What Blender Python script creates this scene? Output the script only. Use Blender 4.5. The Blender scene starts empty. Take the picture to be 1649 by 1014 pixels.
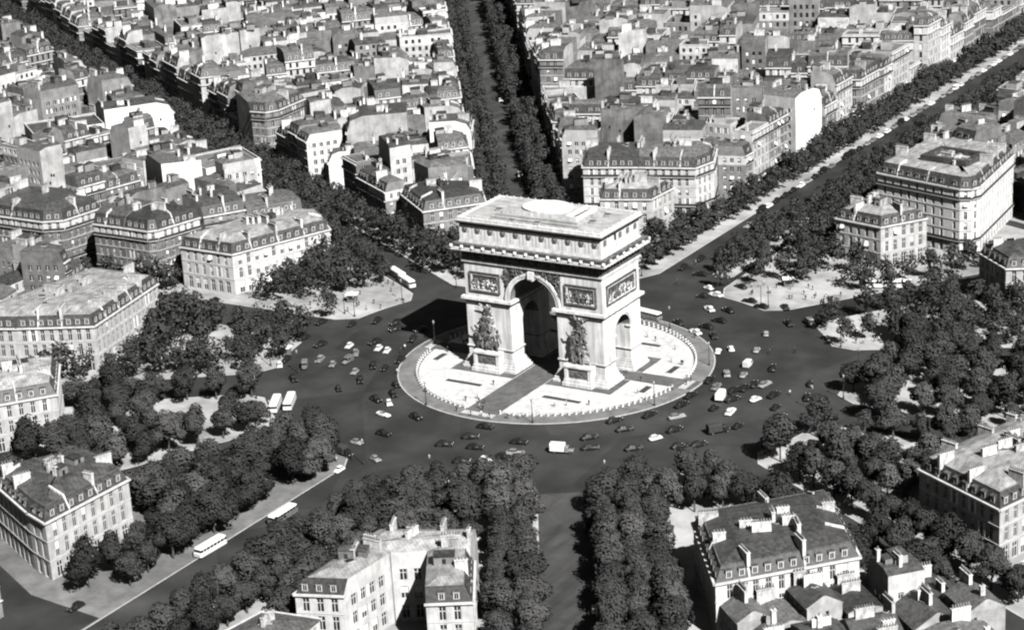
import bpy, bmesh, math, random
from math import radians, sin, cos, pi, atan2, hypot
from mathutils import Vector, Matrix

random.seed(7)
SC = bpy.context.scene
COL = SC.collection

# ------------------------------------------------------------------ camera
cam = bpy.data.cameras.new('camera')
cam.sensor_width = 36.0
cam.lens = 3500.0 / 1649.0 * 36.0
cam.clip_start = 1.0
cam.clip_end = 6000.0
cam_o = bpy.data.objects.new('camera', cam)
COL.objects.link(cam_o)
def camera_axes(yaw, pitch, roll):
    f = Vector((sin(yaw) * cos(pitch), cos(yaw) * cos(pitch), -sin(pitch)))
    r = Vector((cos(yaw), -sin(yaw), 0))
    u = r.cross(f)
    c, s = cos(roll), sin(roll)
    return c * r + s * u, -s * r + c * u, f
CAM = Vector((290.338, -475.857, 208.306))
CR, CU, CF = camera_axes(-0.568, 0.334, -0.059)
m = Matrix((CR, CU, -CF)).transposed().to_4x4()
m.translation = CAM
cam_o.matrix_world = m
SC.camera = cam_o

# ------------------------------------------------------------------ light
SUN_DIR = Vector((-38.6, 23.2, -42.0)).normalized()      # direction the light travels
SUN_EL = math.asin(-SUN_DIR.z)
world = bpy.data.worlds.new('World')
SC.world = world
world.use_nodes = True
wn = world.node_tree.nodes
wl = world.node_tree.links
bg = wn['Background']
sky = wn.new('ShaderNodeTexSky')
sky.sky_type = 'NISHITA'
sky.sun_disc = False
sky.sun_elevation = SUN_EL
sky.air_density = 0.3
sky.dust_density = 0.3
sky.sun_rotation = atan2(-SUN_DIR.x, -SUN_DIR.y)
bw = wn.new('ShaderNodeRGBToBW')                          # black and white photograph
wl.new(sky.outputs[0], bw.inputs[0])
wl.new(bw.outputs[0], bg.inputs[0])
bg.inputs[1].default_value = 0.05
sun = bpy.data.lights.new('sun', 'SUN')
sun.energy = 5.0
sun.angle = radians(0.5)
sun.color = (1.0, 0.995, 0.988)
sun_o = bpy.data.objects.new('sun', sun)
COL.objects.link(sun_o)
sun_o.rotation_euler = SUN_DIR.to_track_quat('-Z', 'Y').to_euler()
sun_o.location = (100, -60, 300)
SC.view_settings.view_transform = 'Standard'
SC.view_settings.look = 'None'
SC.view_settings.gamma = 1.0
SC.view_settings.use_curve_mapping = False
SC.view_settings.exposure = 0.84
SC.cycles.max_bounces = 4
SC.cycles.diffuse_bounces = 0
SC.cycles.filter_width = 2.2

# ------------------------------------------------------------------ materials
MATS = {}
TINT = (1.0, 0.992, 0.978)
def mat(name, v, v2=None, scale=0.6, rough=0.8, detail=6.0, spec=0.3, metal=0.0, lo=0.38, hi=0.62,
        streak=None, objvar=0.0, bump=0.0, bscale=4.0, wave=None, coord='Object', big=None):
    """grey procedural material: v..v2 mixed by noise, optional vertical streaks, seams and per-object variation"""
    m = bpy.data.materials.new(name)
    m.use_nodes = True
    n, l = m.node_tree.nodes, m.node_tree.links
    b = n['Principled BSDF']
    b.inputs['Roughness'].default_value = rough
    b.inputs['Metallic'].default_value = metal
    b.inputs['Specular IOR Level'].default_value = spec
    v2 = v if v2 is None else v2
    tc = n.new('ShaderNodeTexCoord')
    co = tc.outputs[coord]
    nz = n.new('ShaderNodeTexNoise')
    nz.inputs['Scale'].default_value = scale
    nz.inputs['Detail'].default_value = detail
    nz.inputs['Roughness'].default_value = 0.65
    l.new(co, nz.inputs['Vector'])
    rp = n.new('ShaderNodeValToRGB')
    rp.color_ramp.elements[0].position = lo
    rp.color_ramp.elements[1].position = hi
    rp.color_ramp.elements[0].color = (*[v * t for t in TINT], 1)
    rp.color_ramp.elements[1].color = (*[v2 * t for t in TINT], 1)
    l.new(nz.outputs['Fac'], rp.inputs['Fac'])
    out = rp.outputs['Color']
    def mul(out, fac_socket, a, bb, p0=0.0, p1=1.0):
        mr = n.new('ShaderNodeMapRange')
        mr.inputs[1].default_value = p0; mr.inputs[2].default_value = p1
        mr.inputs[3].default_value = a; mr.inputs[4].default_value = bb
        l.new(fac_socket, mr.inputs[0])
        mx = n.new('ShaderNodeVectorMath'); mx.operation = 'SCALE'
        l.new(out, mx.inputs[0]); l.new(mr.outputs[0], mx.inputs['Scale'])
        return mx.outputs[0]
    if big:
        n2 = n.new('ShaderNodeTexNoise'); n2.inputs['Scale'].default_value = big[0]
        n2.inputs['Detail'].default_value = 3.0
        l.new(co, n2.inputs['Vector'])
        out = mul(out, n2.outputs['Fac'], big[1], big[2], 0.35, 0.65)
    if streak:
        mp = n.new('ShaderNodeMapping')
        mp.inputs['Scale'].default_value = streak[0]
        l.new(co, mp.inputs['Vector'])
        n3 = n.new('ShaderNodeTexNoise'); n3.inputs['Scale'].default_value = 1.0
        n3.inputs['Detail'].default_value = 4.0
        l.new(mp.outputs[0], n3.inputs['Vector'])
        out = mul(out, n3.outputs['Fac'], streak[1], streak[2], 0.36, 0.6)
    if wave:
        wv = n.new('ShaderNodeTexWave'); wv.inputs['Scale'].default_value = wave[0]
        wv.inputs['Distortion'].default_value = wave[3] if len(wave) > 3 else 0.0
        wv.bands_direction = 'DIAGONAL'
        l.new(co, wv.inputs['Vector'])
        out = mul(out, wv.outputs['Fac'], wave[1], wave[2], 0.0, 0.25)
    if objvar:
        oi = n.new('ShaderNodeObjectInfo')
        out = mul(out, oi.outputs['Random'], 1 - objvar, 1 + objvar)
    l.new(out, b.inputs['Base Color'])
    if bump:
        bp = n.new('ShaderNodeBump'); bp.inputs['Strength'].default_value = bump
        n4 = n.new('ShaderNodeTexNoise'); n4.inputs['Scale'].default_value = bscale
        n4.inputs['Detail'].default_value = 5.0
        l.new(co, n4.inputs['Vector'])
        l.new(n4.outputs['Fac'], bp.inputs['Height'])
        l.new(bp.outputs[0], b.inputs['Normal'])
    MATS[name] = m
    return m

mat('asphalt', 0.020, 0.040, 0.05, rough=0.75, lo=0.3, hi=0.7, streak=((0.12, 0.09, 0.2), 0.84, 1.16), big=(0.02, 0.75, 1.3), bump=0.1, bscale=3.0)
mat('asphalt_worn', 0.034, 0.058, 0.08, rough=0.8, streak=((0.3, 0.05, 0.2), 0.75, 1.2), big=(0.03, 0.8, 1.2))
mat('pavement_grey', 0.11, 0.19, 0.12, rough=0.9, big=(0.05, 0.8, 1.15))
mat('pavement', 0.24, 0.46, 0.09, rough=0.9, lo=0.35, hi=0.65, big=(0.03, 0.75, 1.1))
mat('kerb_stone', 0.36, 0.5, 0.8)
mat('ring_pavement', 0.125, 0.18, 0.25, rough=0.9, streak=((0.3, 0.3, 0.3), 0.9, 1.1))
mat('plaza_paving', 0.46, 0.64, 0.5, rough=0.8, big=(0.06, 0.88, 1.06))
mat('setts', 0.085, 0.125, 0.5, rough=0.85, big=(0.15, 0.85, 1.15))
mat('lawn', 0.035, 0.055, 1.5, rough=0.95)
mat('stone', 0.64, 0.82, 0.25, rough=0.85, streak=((0.9, 0.9, 0.07), 0.70, 1.04), bump=0.15, bscale=2.0)
mat('stone_roof', 0.30, 0.46, 0.35, rough=0.85, streak=((0.1, 1.2, 0.3), 0.75, 1.06))
mat('stone_weathered', 0.06, 0.24, 0.9, rough=0.9, lo=0.42, hi=0.66, bump=0.3, bscale=3.0)
mat('stone_mid', 0.30, 0.55, 1.2, rough=0.9, bump=0.3, bscale=3.0)
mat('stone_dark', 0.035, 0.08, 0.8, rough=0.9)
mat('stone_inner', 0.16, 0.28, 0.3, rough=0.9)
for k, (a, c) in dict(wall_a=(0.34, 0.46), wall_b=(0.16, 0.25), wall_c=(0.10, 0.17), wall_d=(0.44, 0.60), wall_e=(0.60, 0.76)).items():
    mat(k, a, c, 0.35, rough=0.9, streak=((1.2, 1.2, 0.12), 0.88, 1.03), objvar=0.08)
mat('party_white', 0.27, 0.46, 0.2, rough=0.95, streak=((0.9, 0.9, 0.1), 0.86, 1.04), objvar=0.12, detail=9)
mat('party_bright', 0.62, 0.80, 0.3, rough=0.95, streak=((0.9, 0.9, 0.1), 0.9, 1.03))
mat('party_grey', 0.10, 0.20, 0.25, rough=0.95, streak=((0.9, 0.9, 0.1), 0.8, 1.06), objvar=0.15, detail=9)
mat('slate', 0.025, 0.055, 0.9, rough=0.55, spec=0.4, objvar=0.25, streak=((1.5, 1.5, 0.4), 0.8, 1.2))
mat('zinc_pale', 0.20, 0.36, 0.35, rough=0.5, spec=0.4, objvar=0.2, streak=((1.0, 0.3, 0.5), 0.7, 1.12), wave=(0.55, 0.8, 1.0))
mat('zinc', 0.06, 0.13, 0.9, rough=0.5, spec=0.4, objvar=0.4, streak=((1.6, 0.5, 0.8), 0.82, 1.1), wave=(0.55, 0.8, 1.0))
mat('zinc_dark', 0.035, 0.08, 0.4, rough=0.55, spec=0.4, objvar=0.25, streak=((0.4, 1.1, 0.5), 0.7, 1.15), wave=(0.5, 0.75, 1.0))
mat('gravel_roof', 0.10, 0.22, 0.4, rough=0.95, objvar=0.2, big=(0.15, 0.7, 1.1))
mat('tile', 0.06, 0.13, 0.8, rough=0.8, objvar=0.25)
mat('chimney', 0.42, 0.66, 0.9, rough=0.95, objvar=0.25, streak=((1.5, 1.5, 0.5), 0.7, 1.1))
mat('pot', 0.14, 0.26, 2.0, rough=0.9, objvar=0.3)
mat('cornice', 0.46, 0.62, 0.6, rough=0.9)
mat('rail', 0.03, 0.05, 2.0, rough=0.6)
mat('pane', 0.012, 0.03, 0.8, rough=0.25, spec=0.5, objvar=0.4)
mat('frame', 0.5, 0.66, 2.0, rough=0.7)
mat('blind', 0.7, 0.82, 1.0, rough=0.9)
mat('awning', 0.72, 0.85, 1.0, rough=0.9)
mat('foliage', 0.050, 0.096, 0.35, rough=0.85, spec=0.15, objvar=0.28, lo=0.3, hi=0.7)
mat('foliage_pale', 0.080, 0.135, 0.35, rough=0.85, spec=0.15, objvar=0.25, lo=0.3, hi=0.7)
mat('foliage_dark', 0.034, 0.066, 0.35, rough=0.85, spec=0.15, objvar=0.25, lo=0.3, hi=0.7)
mat('bark', 0.05, 0.10, 2.0, rough=0.95)
mat('paint_k', 0.008, 0.014, 1.0, rough=0.42, spec=0.5)
mat('paint_g', 0.16, 0.22, 1.0, rough=0.42, spec=0.5, objvar=0.4)
mat('paint_w', 0.62, 0.72, 1.0, rough=0.35, spec=0.5, objvar=0.1)
mat('paint_roof', 0.72, 0.8, 1.0, rough=0.5)
mat('canvas', 0.25, 0.35, 2.0, rough=0.9)
mat('canvas_dark', 0.03, 0.05, 2.0, rough=0.9)
mat('tyre', 0.015, 0.02, 2.0, rough=0.9)
mat('chrome', 0.4, 0.5, 1.0, rough=0.5, metal=1.0)
mat('glass', 0.015, 0.02, 1.0, rough=0.35, spec=0.5)
mat('iron', 0.025, 0.04, 2.0, rough=0.6)
mat('lamp_glass', 0.25, 0.32, 1.0, rough=0.3)
mat('cloth_dark', 0.02, 0.05, 3.0, rough=0.95, objvar=0.5)
mat('cloth_light', 0.35, 0.6, 3.0, rough=0.95, objvar=0.3)
mat('skin', 0.35, 0.42, 3.0, rough=0.7)

# asphalt: worn lanes round the island, patches of repaving
def asphalt_extra():
    m = MATS['asphalt']; n, l = m.node_tree.nodes, m.node_tree.links; b = n['Principled BSDF']
    src = b.inputs['Base Color'].links[0].from_socket
    tc = n.new('ShaderNodeTexCoord')
    wv = n.new('ShaderNodeTexWave'); wv.wave_type = 'RINGS'; wv.rings_direction = 'Z'
    wv.inputs['Scale'].default_value = .022; wv.inputs['Distortion'].default_value = 5.0; wv.inputs['Detail'].default_value = 3.0; wv.inputs['Detail Scale'].default_value = .25
    l.new(tc.outputs['Object'], wv.inputs['Vector'])
    vo = n.new('ShaderNodeTexVoronoi'); vo.inputs['Scale'].default_value = .035
    l.new(tc.outputs['Object'], vo.inputs['Vector'])
    for sock, a, c in ((wv.outputs['Fac'], .9, 1.1), (vo.outputs['Color'], .74, 1.3)):
        mr = n.new('ShaderNodeMapRange'); mr.inputs[3].default_value = a; mr.inputs[4].default_value = c
        l.new(sock, mr.inputs[0])
        mx = n.new('ShaderNodeVectorMath'); mx.operation = 'SCALE'
        l.new(src, mx.inputs[0]); l.new(mr.outputs[0], mx.inputs['Scale']); src = mx.outputs[0]
    l.new(src, b.inputs['Base Color'])
asphalt_extra()
def leafy(name):
    m = MATS[name]; n, l = m.node_tree.nodes, m.node_tree.links; b = n['Principled BSDF']
    tr = n.new('ShaderNodeBsdfTranslucent'); mx = n.new('ShaderNodeMixShader'); mx.inputs[0].default_value = .38
    l.new(b.inputs['Base Color'].links[0].from_socket, tr.inputs[0])
    l.new(b.outputs[0], mx.inputs[1]); l.new(tr.outputs[0], mx.inputs[2])
    l.new(mx.outputs[0], n['Material Output'].inputs[0])
for k in ('foliage', 'foliage_pale', 'foliage_dark'): leafy(k)

# ------------------------------------------------------------------ mesh helpers
class MB:
    """collects polygons with material names; build() makes one mesh object"""
    def __init__(self):
        self.v = []; self.f = []; self.m = []; self.names = []
    def mi(self, name):
        if name not in self.names: self.names.append(name)
        return self.names.index(name)
    def face(self, pts, mt):
        i = len(self.v); self.v.extend([tuple(p) for p in pts])
        self.f.append(tuple(range(i, i + len(pts)))); self.m.append(self.mi(mt))
    def box(self, x0, x1, y0, y1, z0, z1, mt, top=None, mtx=None, bottom=True):
        c = [(x0, y0, z0), (x1, y0, z0), (x1, y1, z0), (x0, y1, z0), (x0, y0, z1), (x1, y0, z1), (x1, y1, z1), (x0, y1, z1)]
        if mtx is not None: c = [tuple(mtx @ Vector(q)) for q in c]
        i = len(self.v); self.v.extend(c)
        k = self.mi(mt); kt = self.mi(top) if top else k
        fs = [(0, 1, 5, 4), (1, 2, 6, 5), (2, 3, 7, 6), (3, 0, 4, 7)]
        for f in fs: self.f.append(tuple(i + a for a in f)); self.m.append(k)
        self.f.append((i + 4, i + 5, i + 6, i + 7)); self.m.append(kt)
        if bottom: self.f.append((i + 3, i + 2, i + 1, i)); self.m.append(k)
    def prism(self, poly, z0, z1, mt, top=None, bottom=False):
        n = len(poly); i = len(self.v)
        self.v.extend([(x, y, z0) for x, y in poly] + [(x, y, z1) for x, y in poly])
        k = self.mi(mt); kt = self.mi(top) if top else k
        for a in range(n):
            b = (a + 1) % n
            self.f.append((i + a, i + b, i + n + b, i + n + a)); self.m.append(k)
        self.f.append(tuple(i + n + a for a in range(n))); self.m.append(kt)
        if bottom: self.f.append(tuple(i + n - 1 - a for a in range(n))); self.m.append(k)
    def lathe(self, prof, seg, mt, cx=0, cy=0, cap=True, sx=1, sy=1):
        i = len(self.v); k = self.mi(mt)
        for r, z in prof:
            for s in range(seg):
                a = 2 * pi * s / seg
                self.v.append((cx + r * cos(a) * sx, cy + r * sin(a) * sy, z))
        for j in range(len(prof) - 1):
            for s in range(seg):
                t = (s + 1) % seg
                self.f.append((i + j * seg + s, i + j * seg + t, i + (j + 1) * seg + t, i + (j + 1) * seg + s)); self.m.append(k)
        if cap:
            j = len(prof) - 1
            self.f.append(tuple(i + j * seg + s for s in range(seg))); self.m.append(k)
    def tube(self, p, q, r0, r1, seg, mt, cap=False):
        p, q = Vector(p), Vector(q); d = (q - p)
        if d.length < 1e-6: return
        d.normalize()
        a = d.orthogonal().normalized(); b = d.cross(a)
        i = len(self.v); k = self.mi(mt)
        for c, r in ((p, r0), (q, r1)):
            for s in range(seg):
                t = 2 * pi * s / seg
                self.v.append(tuple(c + a * (r * cos(t)) + b * (r * sin(t))))
        for s in range(seg):
            t = (s + 1) % seg
            self.f.append((i + s, i + t, i + seg + t, i + seg + s)); self.m.append(k)
        if cap:
            self.f.append(tuple(i + seg + s for s in range(seg))); self.m.append(k)
            self.f.append(tuple(i + seg - 1 - s for s in range(seg))); self.m.append(k)
    def ball(self, c, r, mt, seg=8, rings=5, rot=None):
        i = len(self.v); k = self.mi(mt); c = Vector(c)
        rx, ry, rz = r if hasattr(r, '__len__') else (r, r, r)
        for j in range(rings + 1):
            ph = pi * j / rings
            for s in range(seg):
                a = 2 * pi * s / seg
                v = Vector((rx * sin(ph) * cos(a), ry * sin(ph) * sin(a), -rz * cos(ph)))
                if rot is not None: v = rot @ v
                self.v.append(tuple(c + v))
        for j in range(rings):
            for s in range(seg):
                t = (s + 1) % seg
                self.f.append((i + j * seg + s, i + j * seg + t, i + (j + 1) * seg + t, i + (j + 1) * seg + s)); self.m.append(k)
    def add(self, other, mtx):
        i = len(self.v)
        self.v.extend([tuple(mtx @ Vector(q)) for q in other.v])
        ks = [self.mi(nm) for nm in other.names]
        self.f.extend([tuple(i + a for a in f) for f in other.f])
        self.m.extend([ks[a] for a in other.m])
    def mesh(self, name, smooth=False):
        me = bpy.data.meshes.new(name)
        me.from_pydata(self.v, [], self.f)
        for nm in self.names: me.materials.append(MATS[nm])
        me.polygons.foreach_set('material_index', self.m)
        if smooth: me.polygons.foreach_set('use_smooth', [True] * len(self.f))
        me.update()
        return me
    def build(self, name, parent=None, smooth=False, loc=None):
        return place(self.mesh(name, smooth), name, parent, loc)

def place(me, name, parent=None, loc=None, rz=0.0, scale=None):
    o = bpy.data.objects.new(name, me)
    COL.objects.link(o)
    if parent is not None: o.parent = parent
    if loc is not None: o.location = loc
    if rz: o.rotation_euler = (0, 0, rz)
    if scale is not None: o.scale = scale
    return o
def tag(o, label, cat, group=None):
    o['label'] = label; o['category'] = cat
    if group: o['group'] = group
    return o
def thing(name, label, cat, loc=(0, 0, 0), rz=0.0, group=None):
    o = bpy.data.objects.new(name, None)
    COL.objects.link(o)
    o.location = loc; o.rotation_euler = (0, 0, rz)
    o.empty_display_size = 0.5
    return tag(o, label, cat, group)
def structure(o):
    o['kind'] = 'structure'; return o
def stuff(o):
    o['kind'] = 'stuff'; return o
def in_view(x, y, z=8.0, mx=130, my=130):
    q = Vector((x, y, z)) - CAM
    d = q.dot(CF)
    if d < 10: return False
    u = 824.5 + 3500 * q.dot(CR) / d; w = 507 - 3500 * q.dot(CU) / d
    return -mx < u < 1649 + mx and -my < w < 1014 + my
def dist_cam(x, y, z=8.0): return (Vector((x, y, z)) - CAM).length

CARS = [(-80.9, 1.9, 's', 'k'), (-59.9, 10.0, 's', 'k'), (-56.9, 5.5, 's', 'k'), (-47.5, 0.3, 's', 'k'), (-69.6, -13.9, 's', 'k'), (-61.2, -11.6, 'c', 'w'), (-56.0, -15.9, 's', 'g'), (-56.1, -6.1, 's', 'k'), (-52.2, -10.0, 'c', 'w'), (-48.8, -10.7, 'c', 'w'), (-54.3, -22.2, 'v', 'g'), (-62.4, -24.0, 's', 'g'), (-63.2, -30.2, 'v', 'g'), (-56.7, -25.9, 'c', 'g'), (-45.5, -22.2, 's', 'k'), (-41.4, -22.6, 'c', 'k'), (-41.0, -15.5, 's', 'k'), (-47.5, -28.2, 'c', 'g'), (-42.4, -32.8, 's', 'k'), (-60.2, -39.3, 's', 'k'), (-44.1, -40.5, 'c', 'k'), (-31.2, -32.0, 'c', 'k'), (-28.2, -37.7, 's', 'k'), (-30.2, -42.9, 's', 'k'), (-25.4, -43.8, 'c', 'w'), (-22.2, -51.0, 'o', 'w'), (-13.4, -49.0, 's', 'k'), (-14.7, -61.9, 's', 'k'), (-17.6, -69.5, 'c', 'g'), (-16.4, -76.8, 't', 'k'), (-7.0, -76.5, 'c', 'g'), (-11.4, -85.7, 'c', 'w'), (-39.2, -56.5, 's', 'k'), (-77.6, -11.1, 's', 'k'), (-71.4, -27.8, 's', 'k'), (-70.3, -32.2, 'c', 'w'), (18.8, 77.0, 's', 'k'), (26.8, 66.2, 's', 'k'), (32.1, 63.0, 's', 'k'), (38.6, 65.1, 's', 'k'), (45.3, 52.9, 's', 'k'), (50.0, 56.0, 'v', 'g'), (19.1, 55.4, 's', 'w'), (15.2, 67.6, 's', 'w'), (12.0, 65.1, 'c', 'k'), (10.4, 72.4, 'c', 'w'), (-4.6, 96.8, 's', 'k'), (-5.6, 87.1, 's', 'k'), (-2.8, 107.0, 's', 'k'), (-1.1, 100.9, 's', 'k'), (-2.8, 114.6, 's', 'k'), (-0.0, 117.8, 'c', 'g'), (2.3, 83.1, 's', 'k'), (16.4, 41.5, 's', 'k'), (24.3, 36.3, 's', 'w'), (25.1, 41.7, 's', 'k'), (30.4, 35.5, 's', 'k'), (43.1, 42.5, 'c', 'g'), (37.0, 24.8, 'c', 'w'), (39.4, 27.9, 'c', 'w'), (46.3, 29.7, 'c', 'g'), (49.0, 18.9, 'v', 'w'), (56.2, 18.9, 's', 'k'), (46.8, 10.3, 's', 'g'), (51.2, 11.2, 'c', 'g'), (44.6, 4.4, 's', 'k'), (48.4, 0.6, 's', 'g'), (59.3, 7.2, 's', 'g'), (55.7, 2.7, 's', 'k'), (53.8, -0.0, 's', 'k'), (56.7, 6.1, 's', 'k'), (53.0, -5.6, 't', 'w'), (56.2, -5.7, 's', 'k'), (45.1, -7.6, 's', 'k'), (45.9, -14.4, 's', 'k'), (61.6, -3.3, 'c', 'w'), (64.7, 1.3, 's', 'k'), (73.3, 3.1, 's', 'k'), (59.5, -13.6, 's', 'w'), (72.3, -12.1, 's', 'k'), (65.4, -21.5, 'c', 'k'), (41.5, -23.7, 's', 'k'), (48.5, -22.1, 's', 'g'), (52.0, -30.0, 's', 'k'), (62.3, -26.4, 't', 'k'), (40.3, -34.7, 's', 'k'), (50.1, -36.6, 'c', 'w'), (54.6, -12.9, 'c', 'k'), (34.8, -42.9, 's', 'k'), (32.8, -53.3, 't', 'w'), (38.3, -48.7, 's', 'k'), (35.1, -30.6, 's', 'k'), (57.5, -39.0, 'c', 'k'), (61.8, -36.2, 's', 'k'), (82.1, -124.1, 'c', 'w'), (60.6, -89.5, 'c', 'k'), (6.9, -47.5, 's', 'k'), (3.6, -61.5, 's', 'k'), (11.8, -60.0, 's', 'k'), (18.3, -65.7, 'c', 'w'), (13.4, -68.7, 's', 'k'), (21.5, -62.2, 's', 'k'), (22.8, -59.0, 's', 'g'), (-108.7, 160.3, 'v', 'w'), (-20.1, -170.8, 's', 'k'), (-4.1, 141.5, 's', 'k'), (-2.5, 152.6, 's', 'k'), (-2.0, 189.3, 's', 'k'), (-2.5, 209.3, 's', 'k'), (2.0, 226.7, 'c', 'g'), (-5.8, 133.5, 's', 'g'), (52.9, -57.0, 's', 'k'), (48.3, -44.7, 's', 'k'), (-236.8, 359.3, 'c', 'g'), (-175.2, 254.7, 's', 'w'), (-201.4, 292.5, 's', 'k'), (-142.6, 208.3, 's', 'k'), (-49.8, -54.8, 'coach', 'w'), (-52.3, -57.8, 'coach', 'w'), (-7.1, -114.0, 'bus', 'w'), (-11.7, -135.3, 'coach', 'w'), (5.6, 42.8, 'bus', 'w'), (-77.3, 41.5, 'coach', 'w'), (-84.2, 46.6, 'coach', 'w')]
PEOPLE = [(-7.2, -20.8), (-5.8, -31.0), (-2.2, -33.3), (27.9, -2.8), (21.2, 1.4), (-5.9, -41.1), (-1.1, -41.8), (1.7, -41.0), (4.3, -41.3), (8.8, -39.8), (38.5, -5.1), (40.2, -0.5), (56.3, 32.8), (68.1, 3.8), (50.4, 29.3), (-44.8, -9.7), (-45.4, -6.7), (-45.3, -2.3), (-99.1, 5.5), (-93.8, 4.7), (-81.8, 9.6), (-79.6, 13.5), (-75.4, 17.1), (-76.6, 22.7), (-72.0, 19.6), (-71.2, 27.3), (-68.4, 26.6), (-88.7, 13.4), (-3.9, 92.0), (-3.3, 88.3), (24.5, 72.3), (28.8, 75.9), (24.3, 73.5), (-0.4, 72.8), (-36.2, -24.0), (-93.7, 13.8), (-79.7, 18.3), (23.9, 82.0), (28.6, 80.7), (37.0, 73.2)]
LAMPS = [(-16.0, -40.2), (16.3, -39.7), (39.3, -16.7), (15.7, 37.1), (39.1, 15.2), (33.5, 64.6), (-62.4, -34.2), (-79.5, 11.7), (3.0, 42.7), (77.6, -3.4), (-110.5, 14.4), (-40.4, 0.9)]

# ------------------------------------------------------------------ ground, roads, pavements
# twelve avenues: angle from +Y (counter-clockwise, degrees), half roadway on the ccw side / cw side, kerb radius of the wedge that follows ccw
AVENUES = [(0.0, 10.5, 14.5, 75), (35.0, 6, 6, 74), (58.7, 7, 7, 74), (91.0, 9, 8, 78), (123.5, 8, 8, 80), (154.0, 9, 9, 78),
           (180.0, 5, 12, 80), (211.5, 6.5, 6.5, 83), (239.0, 7, 7, 84), (268.0, 8, 8, 80), (295.5, 7, 7, 76), (323.0, 7, 7, 70)]
def axis(a):
    a = radians(a); return Vector((-sin(a), cos(a))), Vector((-cos(a), -sin(a)))
def on_avenue(a, off, t):
    d, n = axis(a); q = d * t + n * off; return (q.x, q.y)
mb = MB()
mb.face([(-3500, -3500, 0), (3500, -3500, 0), (3500, 3500, 0), (-3500, 3500, 0)], 'asphalt')
structure(mb.build('ground'))

def offset_path(path, d):
    out = []
    for i, q in enumerate(path):
        a = Vector(path[max(i - 1, 0)]); b = Vector(path[min(i + 1, len(path) - 1)])
        t = (b - a).normalized(); out.append((q[0] - t.y * d, q[1] + t.x * d))
    return out
for i, (a1, hl, _, rin) in enumerate(AVENUES):
    a2, _, hr, _ = AVENUES[(i + 1) % 12]
    if a2 <= a1: a2 += 360
    e1 = math.degrees(math.asin(hl / rin)); e2 = math.degrees(math.asin(hr / rin))
    p1 = on_avenue(a1, hl, 900); p2 = on_avenue(a1, hl, rin + 5)
    q2 = on_avenue(a2, -hr, rin + 5); q1 = on_avenue(a2, -hr, 900)
    arc_pts = []
    s, e = a1 + e1 + 2.6, a2 - e2 - 2.6
    for k in range(9):
        g = radians(s + (e - s) * k / 8); arc_pts.append((-sin(g) * rin, cos(g) * rin))
    path = [p1, p2] + arc_pts + [q2, q1]
    # round the two corners a little more
    mb = MB(); poly = path
    inner = offset_path(path, 0.35)
    mb.face([(x, y, 0.12) for x, y in inner], 'pavement_grey' if i == 5 else 'pavement')
    if sum(u[0] * v[1] - v[0] * u[1] for u, v in zip(inner, inner[1:] + inner[:1])) < 0:
        mb.f[0] = mb.f[0][::-1]
    w = structure(mb.build('pavement'))
    kb = MB()
    for u, v, iu, iv in zip(path, path[1:], inner, inner[1:]):
        kb.face([(*u, 0.0), (*v, 0.0), (*v, 0.124), (*u, 0.124)], 'kerb_stone')
        kb.face([(*u, 0.124), (*v, 0.124), (*iv, 0.124), (*iu, 0.124)], 'kerb_stone')
    kb.build('kerb', w)

mb = MB(); mb.face([(*on_avenue(211.5, -6.4, 87), .004), (*on_avenue(211.5, -6.4, 260), .004), (*on_avenue(211.5, 6.4, 260), .004), (*on_avenue(211.5, 6.4, 87), .004)], 'asphalt_worn'); structure(mb.build('road'))
mb = MB(); mb.face([(*on_avenue(35, -5.9, 82), .004), (*on_avenue(35, 5.9, 82), .004), (*on_avenue(35, 5.9, 800), .004), (*on_avenue(35, -5.9, 800), .004)], 'asphalt_worn'); structure(mb.build('road'))
mb = MB(); mb.face([(x, y, .134) for x, y in [(-12.4, -172), (-34, -170), (-70, -153), (-95, -165), (-80, -230), (-12.4, -260)]], 'asphalt'); structure(mb.build('road'))
mb = MB(); mb.prism([(5.0, 86), (6.5, 83.5), (10.5, 83.5), (12.0, 86), (12.0, 147), (10.5, 150), (6.5, 150), (5.0, 147)], 0, .12, 'kerb_stone', top='pavement'); structure(mb.build('median'))
mb = MB(); mb.prism([(9.0, 160), (10.2, 157.5), (12.2, 157.5), (13.2, 160), (13.2, 640), (9.0, 640)], 0, .12, 'kerb_stone', top='pavement'); structure(mb.build('median'))
# ------------------------------------------------------------------ the round island
def ring(mb, r0, r1, z, mt, seg=96, a0=0.0, a1=2 * pi):
    for s in range(seg):
        u, v = a0 + (a1 - a0) * s / seg, a0 + (a1 - a0) * (s + 1) / seg
        pts = [(r1 * cos(u), r1 * sin(u), z), (r1 * cos(v), r1 * sin(v), z)]
        if r0 > 0: pts += [(r0 * cos(v), r0 * sin(v), z), (r0 * cos(u), r0 * sin(u), z)]
        else: pts += [(0, 0, z)]
        mb.face(pts, mt)
R_K, R_B = 43.5, 38.2
mb = MB(); ring(mb, R_B - 0.6, R_K - 0.35, 0.12, 'ring_pavement'); isl = structure(mb.build('island_pavement'))
mb = MB()
for s in range(96):
    u, v = 2 * pi * s / 96, 2 * pi * (s + 1) / 96
    f = lambda r, a, z: (r * cos(a), r * sin(a), z)
    mb.face([f(R_K, u, 0), f(R_K, v, 0), f(R_K, v, .124), f(R_K, u, .124)], 'kerb_stone')
    mb.face([f(R_K, u, .124), f(R_K, v, .124), f(R_K - .35, v, .124), f(R_K - .35, u, .124)], 'kerb_stone')
mb.build('kerb', isl)
mb = MB(); ring(mb, 0, R_B - 0.6, 0.128, 'plaza_paving'); structure(mb.build('plaza'))
mb = MB()
PW, PS = 4.8, 3.2
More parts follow.
